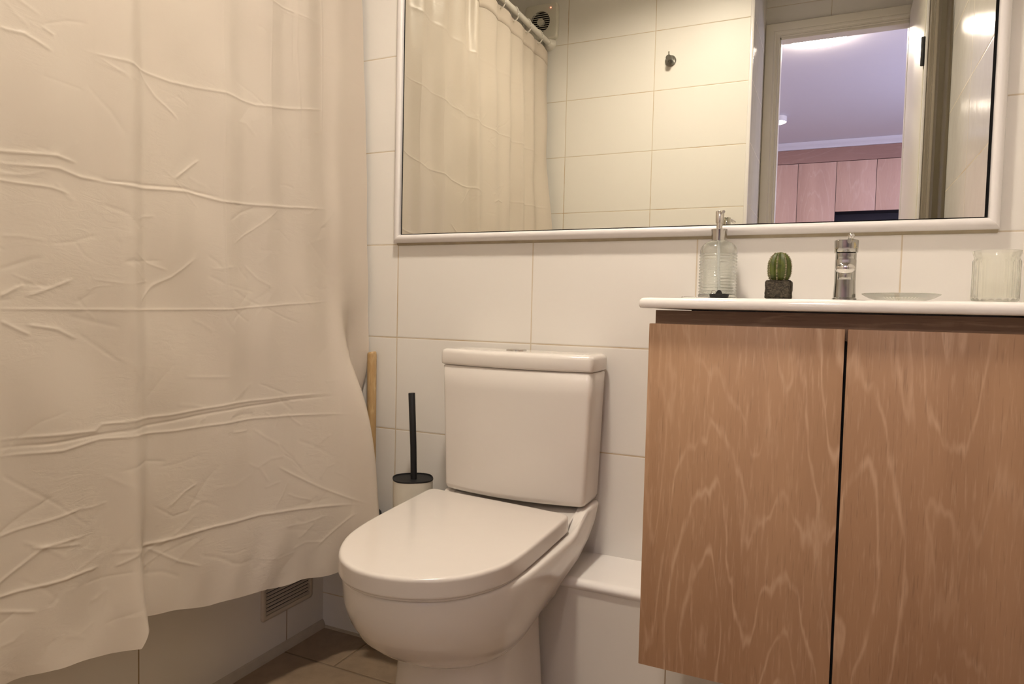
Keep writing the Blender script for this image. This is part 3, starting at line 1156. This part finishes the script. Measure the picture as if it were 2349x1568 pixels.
# control table: level z -> list of (y, x)
levels = [
    (2.090, [(-0.010, .104), (-.055, .092), (-.095, .110), (-.160, .088), (-.225, .112), (-.290, .090), (-.350, .112), (-.415, .090), (-.475, .112), (-.540, .088), (-.600, .112), (-.665, .090), (-.705, .114), (-.760, .090), (-.84, .112), (-.90, .088), (-.965, .112), (-1.03, .09), (-1.09, .11), (-1.155, .088), (-1.215, .108), (-1.28, .092), (-1.335, .106), (-1.385, .100)]),
    (1.650, [(-0.012, .128), (-.056, .120), (-.100, .116), (-.150, .100), (-.215, .112), (-.285, .102), (-.345, .112), (-.410, .104), (-.472, .116), (-.540, .106), (-.600, .112), (-.655, .104), (-.700, .122), (-.760, .108), (-.84, .118), (-.90, .108), (-.965, .122), (-1.03, .10), (-1.09, .128), (-1.155, .10), (-1.215, .118), (-1.28, .098), (-1.335, .118), (-1.380, .112)]),
    (1.150, [(-0.010, .146), (-.056, .128), (-.104, .126), (-.145, .114), (-.215, .120), (-.285, .112), (-.345, .120), (-.410, .116), (-.472, .127), (-.540, .116), (-.600, .120), (-.655, .112), (-.700, .132), (-.760, .118), (-.84, .128), (-.90, .124), (-.965, .134), (-1.03, .11), (-1.09, .14), (-1.155, .115), (-1.215, .13), (-1.28, .12), (-1.335, .145), (-1.378, .155)]),
    (0.950, [(-0.010, .152), (-.054, .132), (-.104, .134), (-.145, .122), (-.215, .126), (-.285, .116), (-.345, .122), (-.410, .120), (-.472, .130), (-.540, .118), (-.600, .122), (-.655, .116), (-.700, .135), (-.760, .120), (-.84, .132), (-.90, .126), (-.965, .136), (-1.03, .12), (-1.09, .14), (-1.155, .12), (-1.215, .13), (-1.28, .13), (-1.335, .15), (-1.378, .16)]),
    (0.800, [(-0.010, .160), (-.046, .118), (-.102, .166), (-.150, .142), (-.215, .136), (-.285, .124), (-.345, .126), (-.410, .124), (-.472, .132), (-.540, .122), (-.600, .124), (-.655, .120), (-.700, .138), (-.760, .124), (-.84, .136), (-.90, .13), (-.965, .138), (-1.03, .12), (-1.09, .14), (-1.155, .12), (-1.215, .13), (-1.28, .13), (-1.335, .15), (-1.378, .16)]),
    (0.680, [(-0.012, .130), (-.050, .130), (-.100, .214), (-.150, .166), (-.215, .146), (-.285, .132), (-.345, .132), (-.410, .130), (-.472, .136), (-.540, .126), (-.600, .126), (-.655, .122), (-.700, .142), (-.760, .128), (-.84, .140), (-.90, .13), (-.965, .14), (-1.03, .12), (-1.09, .14), (-1.155, .12), (-1.215, .13), (-1.28, .13), (-1.335, .15), (-1.378, .16)]),
    (0.360, [(-0.014, .085), (-.052, .130), (-.102, .272), (-.150, .222), (-.215, .194), (-.285, .172), (-.345, .163), (-.410, .154), (-.472, .151), (-.540, .142), (-.600, .140), (-.672, .134), (-.702, .172), (-.760, .146), (-.84, .156), (-.90, .144), (-.965, .15), (-1.03, .14), (-1.09, .15), (-1.155, .14), (-1.215, .15), (-1.28, .14), (-1.335, .15), (-1.378, .16)]),
    (0.230, [(-0.014, .080), (-.052, .125), (-.102, .276), (-.150, .232), (-.215, .204), (-.285, .182), (-.345, .171), (-.410, .161), (-.472, .156), (-.540, .149), (-.600, .143), (-.682, .138), (-.704, .196), (-.760, .160), (-.84, .176), (-.90, .15), (-.965, .16), (-1.03, .14), (-1.09, .15), (-1.155, .14), (-1.215, .15), (-1.28, .14), (-1.335, .15), (-1.378, .16)]),
]
K = len(levels[0][1])
knots = np.arange(K, dtype=float)
# column parameter: dense where the photo looks, coarser beyond
sA = np.linspace(0, 16, 470)
sB = np.linspace(16, K - 1, 110)[1:]
S = np.concatenate([sA, sB])


def cubic(xk, yk, x):
    """Catmull-Rom style monotone-ish cubic through knots"""
    xk = np.asarray(xk, float)
    yk = np.asarray(yk, float)
    m = np.gradient(yk, xk)
    i = np.clip(np.searchsorted(xk, x, side='right') - 1, 0, len(xk) - 2)
    h = xk[i + 1] - xk[i]
    t = (x - xk[i]) / h
    h00 = 2 * t ** 3 - 3 * t ** 2 + 1
    h10 = t ** 3 - 2 * t ** 2 + t
    h01 = -2 * t ** 3 + 3 * t ** 2
    h11 = t ** 3 - t ** 2
    return h00 * yk[i] + h10 * h * m[i] + h01 * yk[i + 1] + h11 * h * m[i + 1]


lvx = np.array([cubic(knots, [p[1] for p in L[1]], S) for L in levels])
lvy = np.array([cubic(knots, [p[0] for p in L[1]], S) for L in levels])
zk = np.array([L[0] for L in levels])[::-1]
# hem height per column
hy_ = np.array([-1.40, -0.93, -0.86, -0.80, -0.745, -0.716, -0.700, -0.690, -0.62, -0.53, -0.44, -0.36, -0.28, -0.19, -0.10, -0.05, 0.0])
hz_ = np.array([0.33, 0.322, 0.318, 0.306, 0.296, 0.292, 0.318, 0.330, 0.318, 0.296, 0.288, 0.276, 0.270, 0.262, 0.262, 0.27, 0.28])
TT = np.concatenate([np.linspace(0, 0.19, 90), np.linspace(0.19, 1, 1000)[1:]])
colY = lvy[-1]
hem = np.interp(colY, hy_, hz_) + 0.0015 * np.sin(colY * 60) * (colY > -1)
ringy = np.arange(-0.035, -1.40, -0.125)
top = np.zeros_like(S)
ytop = lvy[0]
dn = np.min(np.abs(ytop[:, None] - ringy[None, :]), axis=1)
top = 2.108 - 0.020 * np.clip(dn / 0.0625, 0, 1) ** 1.5
Z = top[None, :] * (1 - TT[:, None]) + hem[None, :] * TT[:, None]
X = np.zeros_like(Z)
Yv = np.zeros_like(Z)
for c_ in range(len(S)):
    X[:, c_] = cubic(zk, lvx[::-1, c_], np.clip(Z[:, c_], 0.2, 2.09))
    Yv[:, c_] = cubic(zk, lvy[::-1, c_], np.clip(Z[:, c_], 0.2, 2.09))
# packing creases and wrinkles, in (y, z) on the cloth: (points, amplitude mm, width mm)
CR = [
    ([(-.914, 1.350), (-.876, 1.354), (-.832, 1.339)], 2.2, 5),
    ([(-.849, 1.374), (-.829, 1.367)], 2, 4),
    ([(-.781, 1.363), (-.687, 1.368), (-.604, 1.362), (-.471, 1.379), (-.379, 1.379), (-.254, 1.405), (-.126, 1.437)], 2.4, 5),
    ([(-.95, 1.156), (-.830, 1.171), (-.790, 1.166)], 2.5, 5),
    ([(-.95, 1.138), (-.826, 1.151), (-.786, 1.144), (-.697, 1.143), (-.564, 1.155), (-.481, 1.148), (-.377, 1.156), (-.121, 1.182)], 2.8, 5),
    ([(-.782, 1.140), (-.697, 1.149), (-.574, 1.160), (-.476, 1.155)], -2.0, 5),
    ([(-.95, 1.115), (-.837, 1.117), (-.801, 1.110)], 2, 4),
    ([(-.95, .915), (-.684, .916), (-.468, .919), (-.320, .930), (-.117, .945)], 2.0, 4),
    ([(-.95, .711), (-.853, .706), (-.766, .700), (-.754, .710), (-.620, .708), (-.444, .714), (-.154, .709)], 2.4, 5),
    ([(-.95, .685), (-.831, .677), (-.758, .684), (-.600, .675), (-.393, .673), (-.101, .652)], 2.4, 5),
    ([(-.95, .698), (-.853, .692), (-.762, .692), (-.639, .694), (-.491, .701), (-.339, .702), (-.137, .702)], -2.2, 5),
    ([(-.751, .472), (-.629, .460), (-.513, .458), (-.391, .453), (-.115, .422)], 3.2, 6),
    ([(-.96, .465), (-.868, .459), (-.759, .455)], 3.0, 5),
    ([(-.96, .555), (-.874, .562), (-.787, .569)], 2.0, 5),
    ([(-.674, 1.371), (-.633, 1.325), (-.584, 1.292)], 1.8, 5),
    ([(-.599, 1.174), (-.532, 1.226)], 2.6, 5),
    ([(-.679, .924), (-.643, .963), (-.604, .982), (-.542, 1.025)], 2.0, 5),
    ([(-.918, .934), (-.879, .956)], 2.4, 5),
    ([(-.919, .897), (-.874, .873)], 2.4, 5),
    ([(-.880, .890), (-.832, .882), (-.795, .864)], 2.4, 5),
    ([(-.880, .935), (-.802, .967)], 2.2, 5),
    ([(-.337, .553), (-.217, .479), (-.115, .422)], 2.4, 5),
    ([(-.097, .447), (.048, .445)], 2.0, 5),
    ([(-.246, .339), (-.132, .408)], 1.8, 5),
    ([(-.96, .472), (-.895, .501), (-.861, .522), (-.787, .519)], 2.2, 5),
    ([(-.881, .525), (-.795, .506)], 2, 5),
    ([(-.96, .451), (-.875, .418)], 2, 5),
    ([(-.620, .522), (-.579, .548), (-.547, .558)], 1.8, 5),
    ([(-.472, 1.75), (-.473, 1.380), (-.475, 1.151), (-.469, .92)], 1.5, 4),
    ([(-.663, .457), (-.599, .411), (-.546, .384)], 1.8, 5),
    ([(-.451, 1.060), (-.376, 1.107), (-.302, 1.159)], 1.5, 4),
    ([(-.739, .448), (-.686, .464)], 2, 5),
    ([(-1.36, 1.39), (-1.0, 1.37), (-.95, 1.36)], 2, 5),
    ([(-1.36, 1.16), (-.95, 1.15)], 2.4, 5),
    ([(-1.36, 1.62), (-.80, 1.61), (-.3, 1.63), (-.1, 1.64)], 2.0, 5),
    ([(-1.36, 1.86), (-.70, 1.85), (-.1, 1.86)], 2.0, 5),
]
CR += [([(-.335, 1.80), (-.332, 1.50), (-.334, 1.33)], 1.6, 4), ([(-.252, 1.80), (-.246, 1.55), (-.236, 1.42), (-.24, 1.22)], 2.4, 4), ([(-.262, 1.80), (-.256, 1.50)], -1.6, 4), ([(-.150, 1.80), (-.148, 1.5), (-.15, 1.36)], 1.8, 4)]
for _ in range(230):
    cy_ = rng.uniform(-1.0, -0.12)
    cz_ = rng.choice([1.38, 1.15, 0.92, 0.70, 0.46, 0.38, 0.55, 1.6, 1.02]) + rng.normal() * 0.05
    an = rng.uniform(-0.9, 0.9)
    ln = rng.uniform(0.03, 0.12)
    p0 = (cy_ - ln / 2 * math.cos(an), cz_ - ln / 2 * math.sin(an))
    p1 = (cy_ + rng.normal() * 0.003, cz_ + rng.normal() * 0.006)
    p2 = (cy_ + ln / 2 * math.cos(an), cz_ + ln / 2 * math.sin(an))
    CR.append(([p0, p1, p2], rng.choice([-1, 1]) * rng.uniform(0.5, 1.2), rng.uniform(4, 8)))
disp = np.zeros_like(Z)
for pts_, am, wd in CR:
    wd *= 0.0005
    am *= 0.00042
    best = np.full(Z.shape, 9.0)
    tpar = np.zeros_like(Z)
    tot = sum(math.dist(a, b) for a, b in zip(pts_[:-1], pts_[1:]))
    acc = 0
    for (ya, za), (yb, zb) in zip(pts_[:-1], pts_[1:]):
        dy, dz = yb - ya, zb - za
        L = math.hypot(dy, dz)
        t = ((Yv - ya) * dy + (Z - za) * dz) / (L * L)
        tc = np.clip(t, 0, 1)
        dd = np.hypot(Yv - ya - tc * dy, Z - za - tc * dz)
        up = dd < best
        best = np.where(up, dd, best)
        tpar = np.where(up, (acc + tc * L) / tot, tpar)
        acc += L
    taper = np.clip(np.minimum(tpar, 1 - tpar) * 8, 0.0, 1)
    near = best < wd * 7
    disp += np.where(near, am * taper * (np.exp(-(best / wd) ** 2) + 0.35 * np.exp(-(best / (wd * 2.6)) ** 2)), 0)
# broad soft unevenness and crumple near the hem
for _ in range(26):
    ky, kz = rng.uniform(-30, 30), rng.uniform(-26, 26)
    disp += 0.0006 * np.sin(ky * Yv + kz * Z + rng.uniform(0, 6))
hemf = np.clip((0.52 - Z) / 0.25, 0, 1)
for _ in range(14):
    ky, kz = rng.uniform(20, 75), rng.uniform(-50, 50)
    disp += 0.0006 * hemf * np.sin(ky * Yv + kz * Z + rng.uniform(0, 6))
X += disp
verts = np.stack([X, Yv, Z], axis=-1).reshape(-1, 3)
nr, nc = Z.shape
ii = np.arange(nr - 1)[:, None] * nc + np.arange(nc - 1)[None, :]
faces = np.stack([ii, ii + 1, ii + nc + 1, ii + nc], axis=-1).reshape(-1, 4)
me = bpy.data.meshes.new('curtain_sheet')
me.vertices.add(len(verts))
me.vertices.foreach_set('co', verts.astype(np.float32).ravel())
me.loops.add(faces.size)
me.loops.foreach_set('vertex_index', faces.astype(np.int32).ravel())
me.polygons.add(len(faces))
me.polygons.foreach_set('loop_start', np.arange(0, faces.size, 4, dtype=np.int32))
me.polygons.foreach_set('loop_total', np.full(len(faces), 4, dtype=np.int32))
me.update(calc_edges=True)
me.validate()
cur = thing('shower_curtain', 'creased white vinyl shower curtain hanging in front of the bathtub', 'shower curtain', (0, 0, 0))
link('sheet', me, M['curtain'], cur, smooth=True)
# reinforced top hem band
i0 = 16
bm = bmesh.new()
band = []
for r_ in (0, 6, 11, i0):
    band.append([(X[r_, c_] + 0.0012, Yv[r_, c_], Z[r_, c_]) for c_ in range(0, nc, 3)])
band2 = [[(x - 0.0024, y, z) for (x, y, z) in row] for row in band]
full = band + band2[::-1]
add_loft(bm, full + [full[0]], False, False, closed=False)
obj('top_hem', bm, M['curtain'], cur, smooth=True)
cur.location = (0, 0, 0)

# rod
rod = thing('curtain_rod', 'white shower curtain rod along the top of the bathtub', 'curtain rod', (ROD_X, -0.7, ROD_Z))
bm = bmesh.new()
add_tube(bm, [(0, 0.698, 0), (0, 0, 0), (0, -0.710, 0)], 0.0125, 20)
obj('tube', bm, M['rod_white'], rod, angle=50)
for yy, s_ in ((0.6995, -1), (-0.7115, 1)):
    bm = bmesh.new()
    add_tube(bm, [(0, yy, 0), (0, yy + s_ * 0.004, 0), (0, yy + s_ * 0.012, 0), (0, yy + s_ * 0.024, 0)], 0.03, 28, radii=[0.031, 0.031, 0.024, 0.015])
    obj('flange', bm, M['rod_white'], rod, angle=50)
# rings: one ring object, then copies
bm = bmesh.new()
pts_ = [(0.0175 * math.cos(a), 0.002 * math.sin(a), -0.012 + 0.0265 * math.sin(a)) for a in np.linspace(0, 2 * PI, 28)]
add_tube(bm, pts_, 0.0026, 8)
ring0 = obj('curtain_ring', bm, M['rod_white'], None, smooth=True)
tag(ring0, 'white plastic ring holding the shower curtain on its rod', 'curtain ring', 'rings along the shower curtain rod')
for i, yy in enumerate(ringy):
    r_ = ring0 if i == 0 else ring0.copy()
    if i:
        COL.objects.link(r_)
    r_.location = (ROD_X, yy, ROD_Z)

# ------------------------------------------------------------------ things on the front wall (seen in the mirror)
fan = thing('extractor_fan', 'square white extractor fan high on the tiled wall in the mirror', 'fan', (0.0635, YF, 2.231))
bm = bmesh.new()


def fr2(ins, y, h=0.0785, n=96, p=14.0):
    out = []
    for k in range(n):
        a = 2 * PI * (k + 0.5) / n
        ca, sa = math.cos(a), math.sin(a)
        q = (abs(ca) ** p + abs(sa) ** p) ** (-1 / p)
        out.append(((h - ins) * q * ca, y, (h - ins) * q * sa))
    return out


sqr = fr2(0.006, 0.0240)
cir = [(0.047 * math.cos(2 * PI * (k + 0.5) / 96) - 0.003, 0.0240, 0.047 * math.sin(2 * PI * (k + 0.5) / 96)) for k in range(96)]
cir2 = [(a, 0.012, b) for (a, y, b) in cir]
add_loft(bm, [fr2(0.0, 0.0006), fr2(0, 0.019), fr2(0.002, 0.0225), sqr, cir, cir2], cap0=False, cap1=False)
obj('cover', bm, M['fan_plastic'], fan, angle=40)
bm = bmesh.new()
add_tube(bm, [(-0.003, 0.0075, 0), (-0.003, 0.0085, 0)], 0.0475, 40)
obj('duct', bm, M['dark_hole'], fan)
bm = bmesh.new()
add_tube(bm, [(-0.003, 0.0095, 0), (-0.003, 0.0225, 0)], 0.016, 28)
obj('hub', bm, M['fan_plastic'], fan, angle=40)
zz = -0.040
while zz < 0.0415:
    hw = math.sqrt(0.047 ** 2 - zz ** 2)
    bm = bmesh.new()
    add_box(bm, -0.003 - hw, -0.003 + hw, 0.0225, 0.0246, zz - 0.0011, zz + 0.0011)
    obj('slat', bm, M['fan_plastic'], fan)
    zz += 0.0092
bm = bmesh.new()
add_sphere(bm, (0.047, 0.0245, 0.056), 0.0030, 12, 8)
obj('led', bm, M['led'], fan, smooth=True)['label'] = 'small red indicator light'

hk = thing('wall_hook', 'small round chrome hook on the tiled wall in the mirror', 'hook', (0.650, YF, 1.990))
bm = bmesh.new()
add_tube(bm, [(0, 0.0003, 0), (0, 0.004, 0), (0, 0.0065, 0)], 0.02, 32, radii=[0.0235, 0.0235, 0.021])
obj('base', bm, M['chrome_worn'], hk, angle=40)
bm = bmesh.new()
add_tube(bm, [(0, 0.006, 0.0), (0, 0.030, 0.001), (0, 0.041, 0.001), (0, 0.043, 0.001)], 0.012, 24, radii=[0.009, 0.0095, 0.0125, 0.011])
obj('knob', bm, M['chrome_worn'], hk, angle=40)
bm = bmesh.new()
add_tube(bm, [(0, 0.036, 0.010), (0, 0.038, 0.020), (0, 0.039, 0.0265)], 0.0032, 12)
obj('pin', bm, M['chrome'], hk, angle=50)

# bathroom ceiling lamp
bl = thing('ceiling_lamp', 'round ceiling lamp lighting the bathroom', 'lamp', (0.80, -0.74, ZC))
bm = bmesh.new()
add_lathe(bm, [(0.086, -0.0003), (0.090, -0.004), (0.090, -0.074), (0.087, -0.076), (0.084, -0.074), (0.082, -0.032)], 48)
obj('base', bm, M['white_frame'], bl, angle=40)
bm = bmesh.new()
add_lathe(bm, [(0.080, -0.030), (0.080, -0.036), (0.060, -0.0375), (0.020, -0.038)], 48)
obj('diffuser', bm, M['lamp_bath'], bl, smooth=True)

# ------------------------------------------------------------------ doorway (architrave, open leaf, taupe jamb)
dr = struct(thing('door_1', 'white moulded door frame around the doorway in the mirror', 'door frame', (1.30, YD, 0)))


def arch_bar(name, p0, p1, inn, m0=True, m1=True):
    prof = [(0.0, 0.0), (0.0, 0.018), (0.004, 0.022), (0.030, 0.022), (0.036, 0.019), (0.040, 0.021), (0.046, 0.020), (0.050, 0.014), (0.056, 0.012), (0.060, 0.016), (0.064, 0.012), (0.064, 0.0)]
    bm = bmesh.new()
    p0, p1, inn = Vector(p0), Vector(p1), Vector(inn)
    d = (p1 - p0).normalized()
    r0 = [p0 + (d * a if m0 else Vector()) + inn * a + Vector((0, h, 0)) for a, h in prof]
    r1 = [p1 - (d * a if m1 else Vector()) + inn * a + Vector((0, h, 0)) for a, h in prof]
    off = Vector((1.30, YD, 0))
    add_loft(bm, [[v - off for v in r0], [v - off for v in r1]])
    return obj(name, bm, M['door_paint'], dr, angle=35)


AZ = OZ + 0.064
arch_bar('side_casing', (OX0 - 0.063, YD + 0.0006, 0.0), (OX0 - 0.063, YD + 0.0006, AZ), (1, 0, 0), m0=False)
arch_bar('head_casing', (OX0 - 0.063, YD + 0.0006, AZ), (OX1 + 0.063, YD + 0.0006, AZ), (0, 0, -1))
arch_bar('side_casing', (OX1 + 0.063, YD + 0.0006, 0.0), (OX1 + 0.063, YD + 0.0006, AZ), (-1, 0, 0), m0=False)
bm = bmesh.new()
add_box(bm, OX0 + 0.0005, OX0 + 0.006, YD - 0.05, YD + 0.012, 0, OZ - 0.0005, 0.001)
add_box(bm, OX1 - 0.006, OX1 - 0.0005, YD - 0.05, YD + 0.012, 0, OZ - 0.0005, 0.001)
add_box(bm, OX0 + 0.0005, OX1 - 0.0005, YD - 0.05, YD + 0.012, OZ - 0.012, OZ - 0.0006, 0.001)
o = obj('lining', bm, M['door_paint'], dr)
o.location = (-1.30, -YD, 0)

d2 = struct(thing('door_2', 'cream door leaf standing along the right wall in the mirror', 'door', (1.575, -1.24, 0)))
box('leaf', -0.020, 0.020, -0.640, -0.004, 0.01, 2.235, M['door_paint'], d2, bev=0.0015)
for hz_0 in (1.80, 0.25):
    bm = bmesh.new()
    add_tube(bm, [(-0.0215, 0.006, hz_0), (-0.0215, 0.006, hz_0 + 0.095)], 0.0078, 14)
    obj('hinge', bm, M['black'], d2, angle=50)['label'] = 'dark hinge'
# taupe jamb beside the hinge
bm = bmesh.new()
pr_ = [(XR - 0.0005, -1.235), (XR - 0.058, -1.235), (XR - 0.060, -1.226), (XR - 0.055, -1.216), (XR - 0.048, -1.214), (XR - 0.046, -1.200), (XR - 0.046, -1.180), (XR - 0.040, -1.172), (XR - 0.0005, -1.172)]
add_loft(bm, [[(x, y, z) for x, y in pr_] for z in (0.0, 2.42)])
struct(obj('trim_5', bm, M['taupe'], angle=35), 'grey-brown door jamb moulding on the right wall in the mirror', 'trim')
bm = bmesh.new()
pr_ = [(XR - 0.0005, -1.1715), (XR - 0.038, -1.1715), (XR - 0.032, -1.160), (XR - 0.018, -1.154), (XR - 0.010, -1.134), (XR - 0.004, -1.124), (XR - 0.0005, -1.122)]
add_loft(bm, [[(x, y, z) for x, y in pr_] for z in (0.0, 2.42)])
struct(obj('jamb_shadow', bm, M['taupe_shadow'], angle=35), 'dark strip standing in for the shadow band beside the door jamb in the mirror', 'trim')  # shadow band on the wall, built as a dark strip
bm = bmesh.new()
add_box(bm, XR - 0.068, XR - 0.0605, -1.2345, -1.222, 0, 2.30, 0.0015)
struct(obj('jamb_highlight', bm, M['white_frame'], angle=35), 'thin white strip standing in for the highlight on the jamb edge in the mirror', 'trim')  # glossy highlight of the jamb edge, added as a white strip

# ------------------------------------------------------------------ hall beyond the doorway
HX0, HX1, HY1, HZ = -0.6, 3.4, -5.72, 2.6
struct(box('floor_hall', HX0, HX1, YD - 0.05, HY1 - 0.6, -0.06, 0.0, simple('hall_floor', (0.35, 0.26, 0.2), 0.5)), 'hall floor beyond the doorway', 'floor')
struct(box('ceiling_hall', HX0 - 0.1, HX1 + 0.1, YD - 0.05, HY1 - 0.7, HZ, HZ + 0.06, M['hall_paint']), 'lavender-lit hall ceiling seen through the doorway in the mirror', 'ceiling')
struct(box('wall_hall_left', HX0 - 0.1, HX0, YD - 0.05, HY1 - 0.7, -0.06, HZ, M['hall_paint']), 'left hall wall', 'wall')
bm = bmesh.new()
add_box(bm, HX1, HX1 + 0.1, YD - 0.05, HY1 - 0.7, -0.06, 0.8)
add_box(bm, HX1, HX1 + 0.1, YD - 0.05, HY1 - 0.7, 2.2, HZ)
add_box(bm, HX1, HX1 + 0.1, YD - 0.05, -2.7, 0.8, 2.2)
add_box(bm, HX1, HX1 + 0.1, -4.5, HY1 - 0.7, 0.8, 2.2)
struct(obj('wall_hall_right', bm, M['hall_paint']), 'hall wall with window', 'wall')
struct(box('wall_hall_end', HX0 - 0.1, HX1 + 0.1, HY1 - 0.65, HY1 - 0.75, -0.06, HZ, M['hall_paint']), 'end wall of the hall behind the cabinets', 'wall')
struct(box('wall_hall_near', XR + 0.12, HX1 + 0.1, YD - 0.0, YD - 0.05, -0.06, HZ, M['hall_paint']), 'hall side of the bathroom wall, right', 'wall')
struct(box('wall_hall_near_left', HX0 - 0.1, XC - 0.10, YD - 0.0, YD - 0.05, -0.06, HZ, M['hall_paint']), 'hall side of the bathroom wall, left', 'wall')
bm = bmesh.new()
cp = [(0, 0), (0, -0.062), (0.010, -0.060), (0.016, -0.045), (0.034, -0.030), (0.046, -0.012), (0.050, 0)]
add_loft(bm, [[(x, HY1 + a, HZ - 0.0005 + b) for a, b in cp] for x in (HX0, HX1)])
struct(obj('trim_6', bm, M['hall_paint'], angle=40), 'white cornice above the hall cabinets in the mirror', 'trim')
hc = thing('hall_cabinet', 'tall pinkish wooden cabinets at the end of the hall in the mirror', 'cabinet', (1.28, HY1, 0))


def H(x):
    return x - 1.28


bm = bmesh.new()
add_box(bm, H(-0.1), H(1.286), -0.6, -0.022, 0.0, 2.535)
add_box(bm, H(1.286), H(2.62), -0.6, -0.022, 1.945, 2.535)
add_box(bm, H(2.60), H(2.62), -0.6, -0.022, 0.0, 1.945)
add_box(bm, H(1.286), H(2.62), -0.6, -0.022, 0.0, 0.9)
obj('carcass', bm, M['niche'], hc)
box('pelmet', H(-0.1), H(2.62), -0.03, 0.0, 2.408, 2.5365, M['hall_pelmet'], hc)['label'] = 'darker pelmet strip above the doors'
dx = 0.3375
xs = [1.2865 - dx * k for k in range(4, 0, -1)] + [1.2865 + dx * k for k in range(0, 4)]
for x_ in xs:
    zb = 0.08 if x_ < 1.28 else 1.935
    box('door', H(x_ + 0.002), H(x_ + dx - 0.002), -0.020, 0.0, zb, 2.403, M['hall_wood'], hc, bev=0.001)
box('niche_back', H(1.29), H(2.60), -0.32, -0.30, 0.9, 1.945, M['niche'], hc)['label'] = 'dark niche below the cabinet doors'

hl = thing('hall_lamp', 'large round glowing lamp on the hall ceiling in the mirror', 'lamp', (1.168, -2.965, HZ))
bm = bmesh.new()
add_lathe(bm, [(0.162, -0.0003), (0.163, -0.010), (0.156, -0.014)], 48)
obj('base', bm, M['white_frame'], hl, angle=40)
bm = bmesh.new()
add_lathe(bm, [(0.157, -0.013), (0.153, -0.026), (0.130, -0.040), (0.085, -0.050), (0.03, -0.054)], 48)
obj('diffuser', bm, M['lamp_hall'], hl, smooth=True)
h2 = thing('hall_spotlight', 'small cylindrical downlight near the door frame on the hall ceiling in the mirror', 'lamp', (0.830, -4.705, HZ))
bm = bmesh.new()
add_lathe(bm, [(0.062, -0.0003), (0.066, -0.004), (0.068, -0.045), (0.064, -0.048), (0.058, -0.044)], 36)
obj('housing', bm, M['white_frame'], h2, angle=40)
bm = bmesh.new()
add_lathe(bm, [(0.057, -0.0445), (0.052, -0.052), (0.035, -0.058), (0.01, -0.060)], 36)
obj('diffuser', bm, M['lamp_spot'], h2, smooth=True)
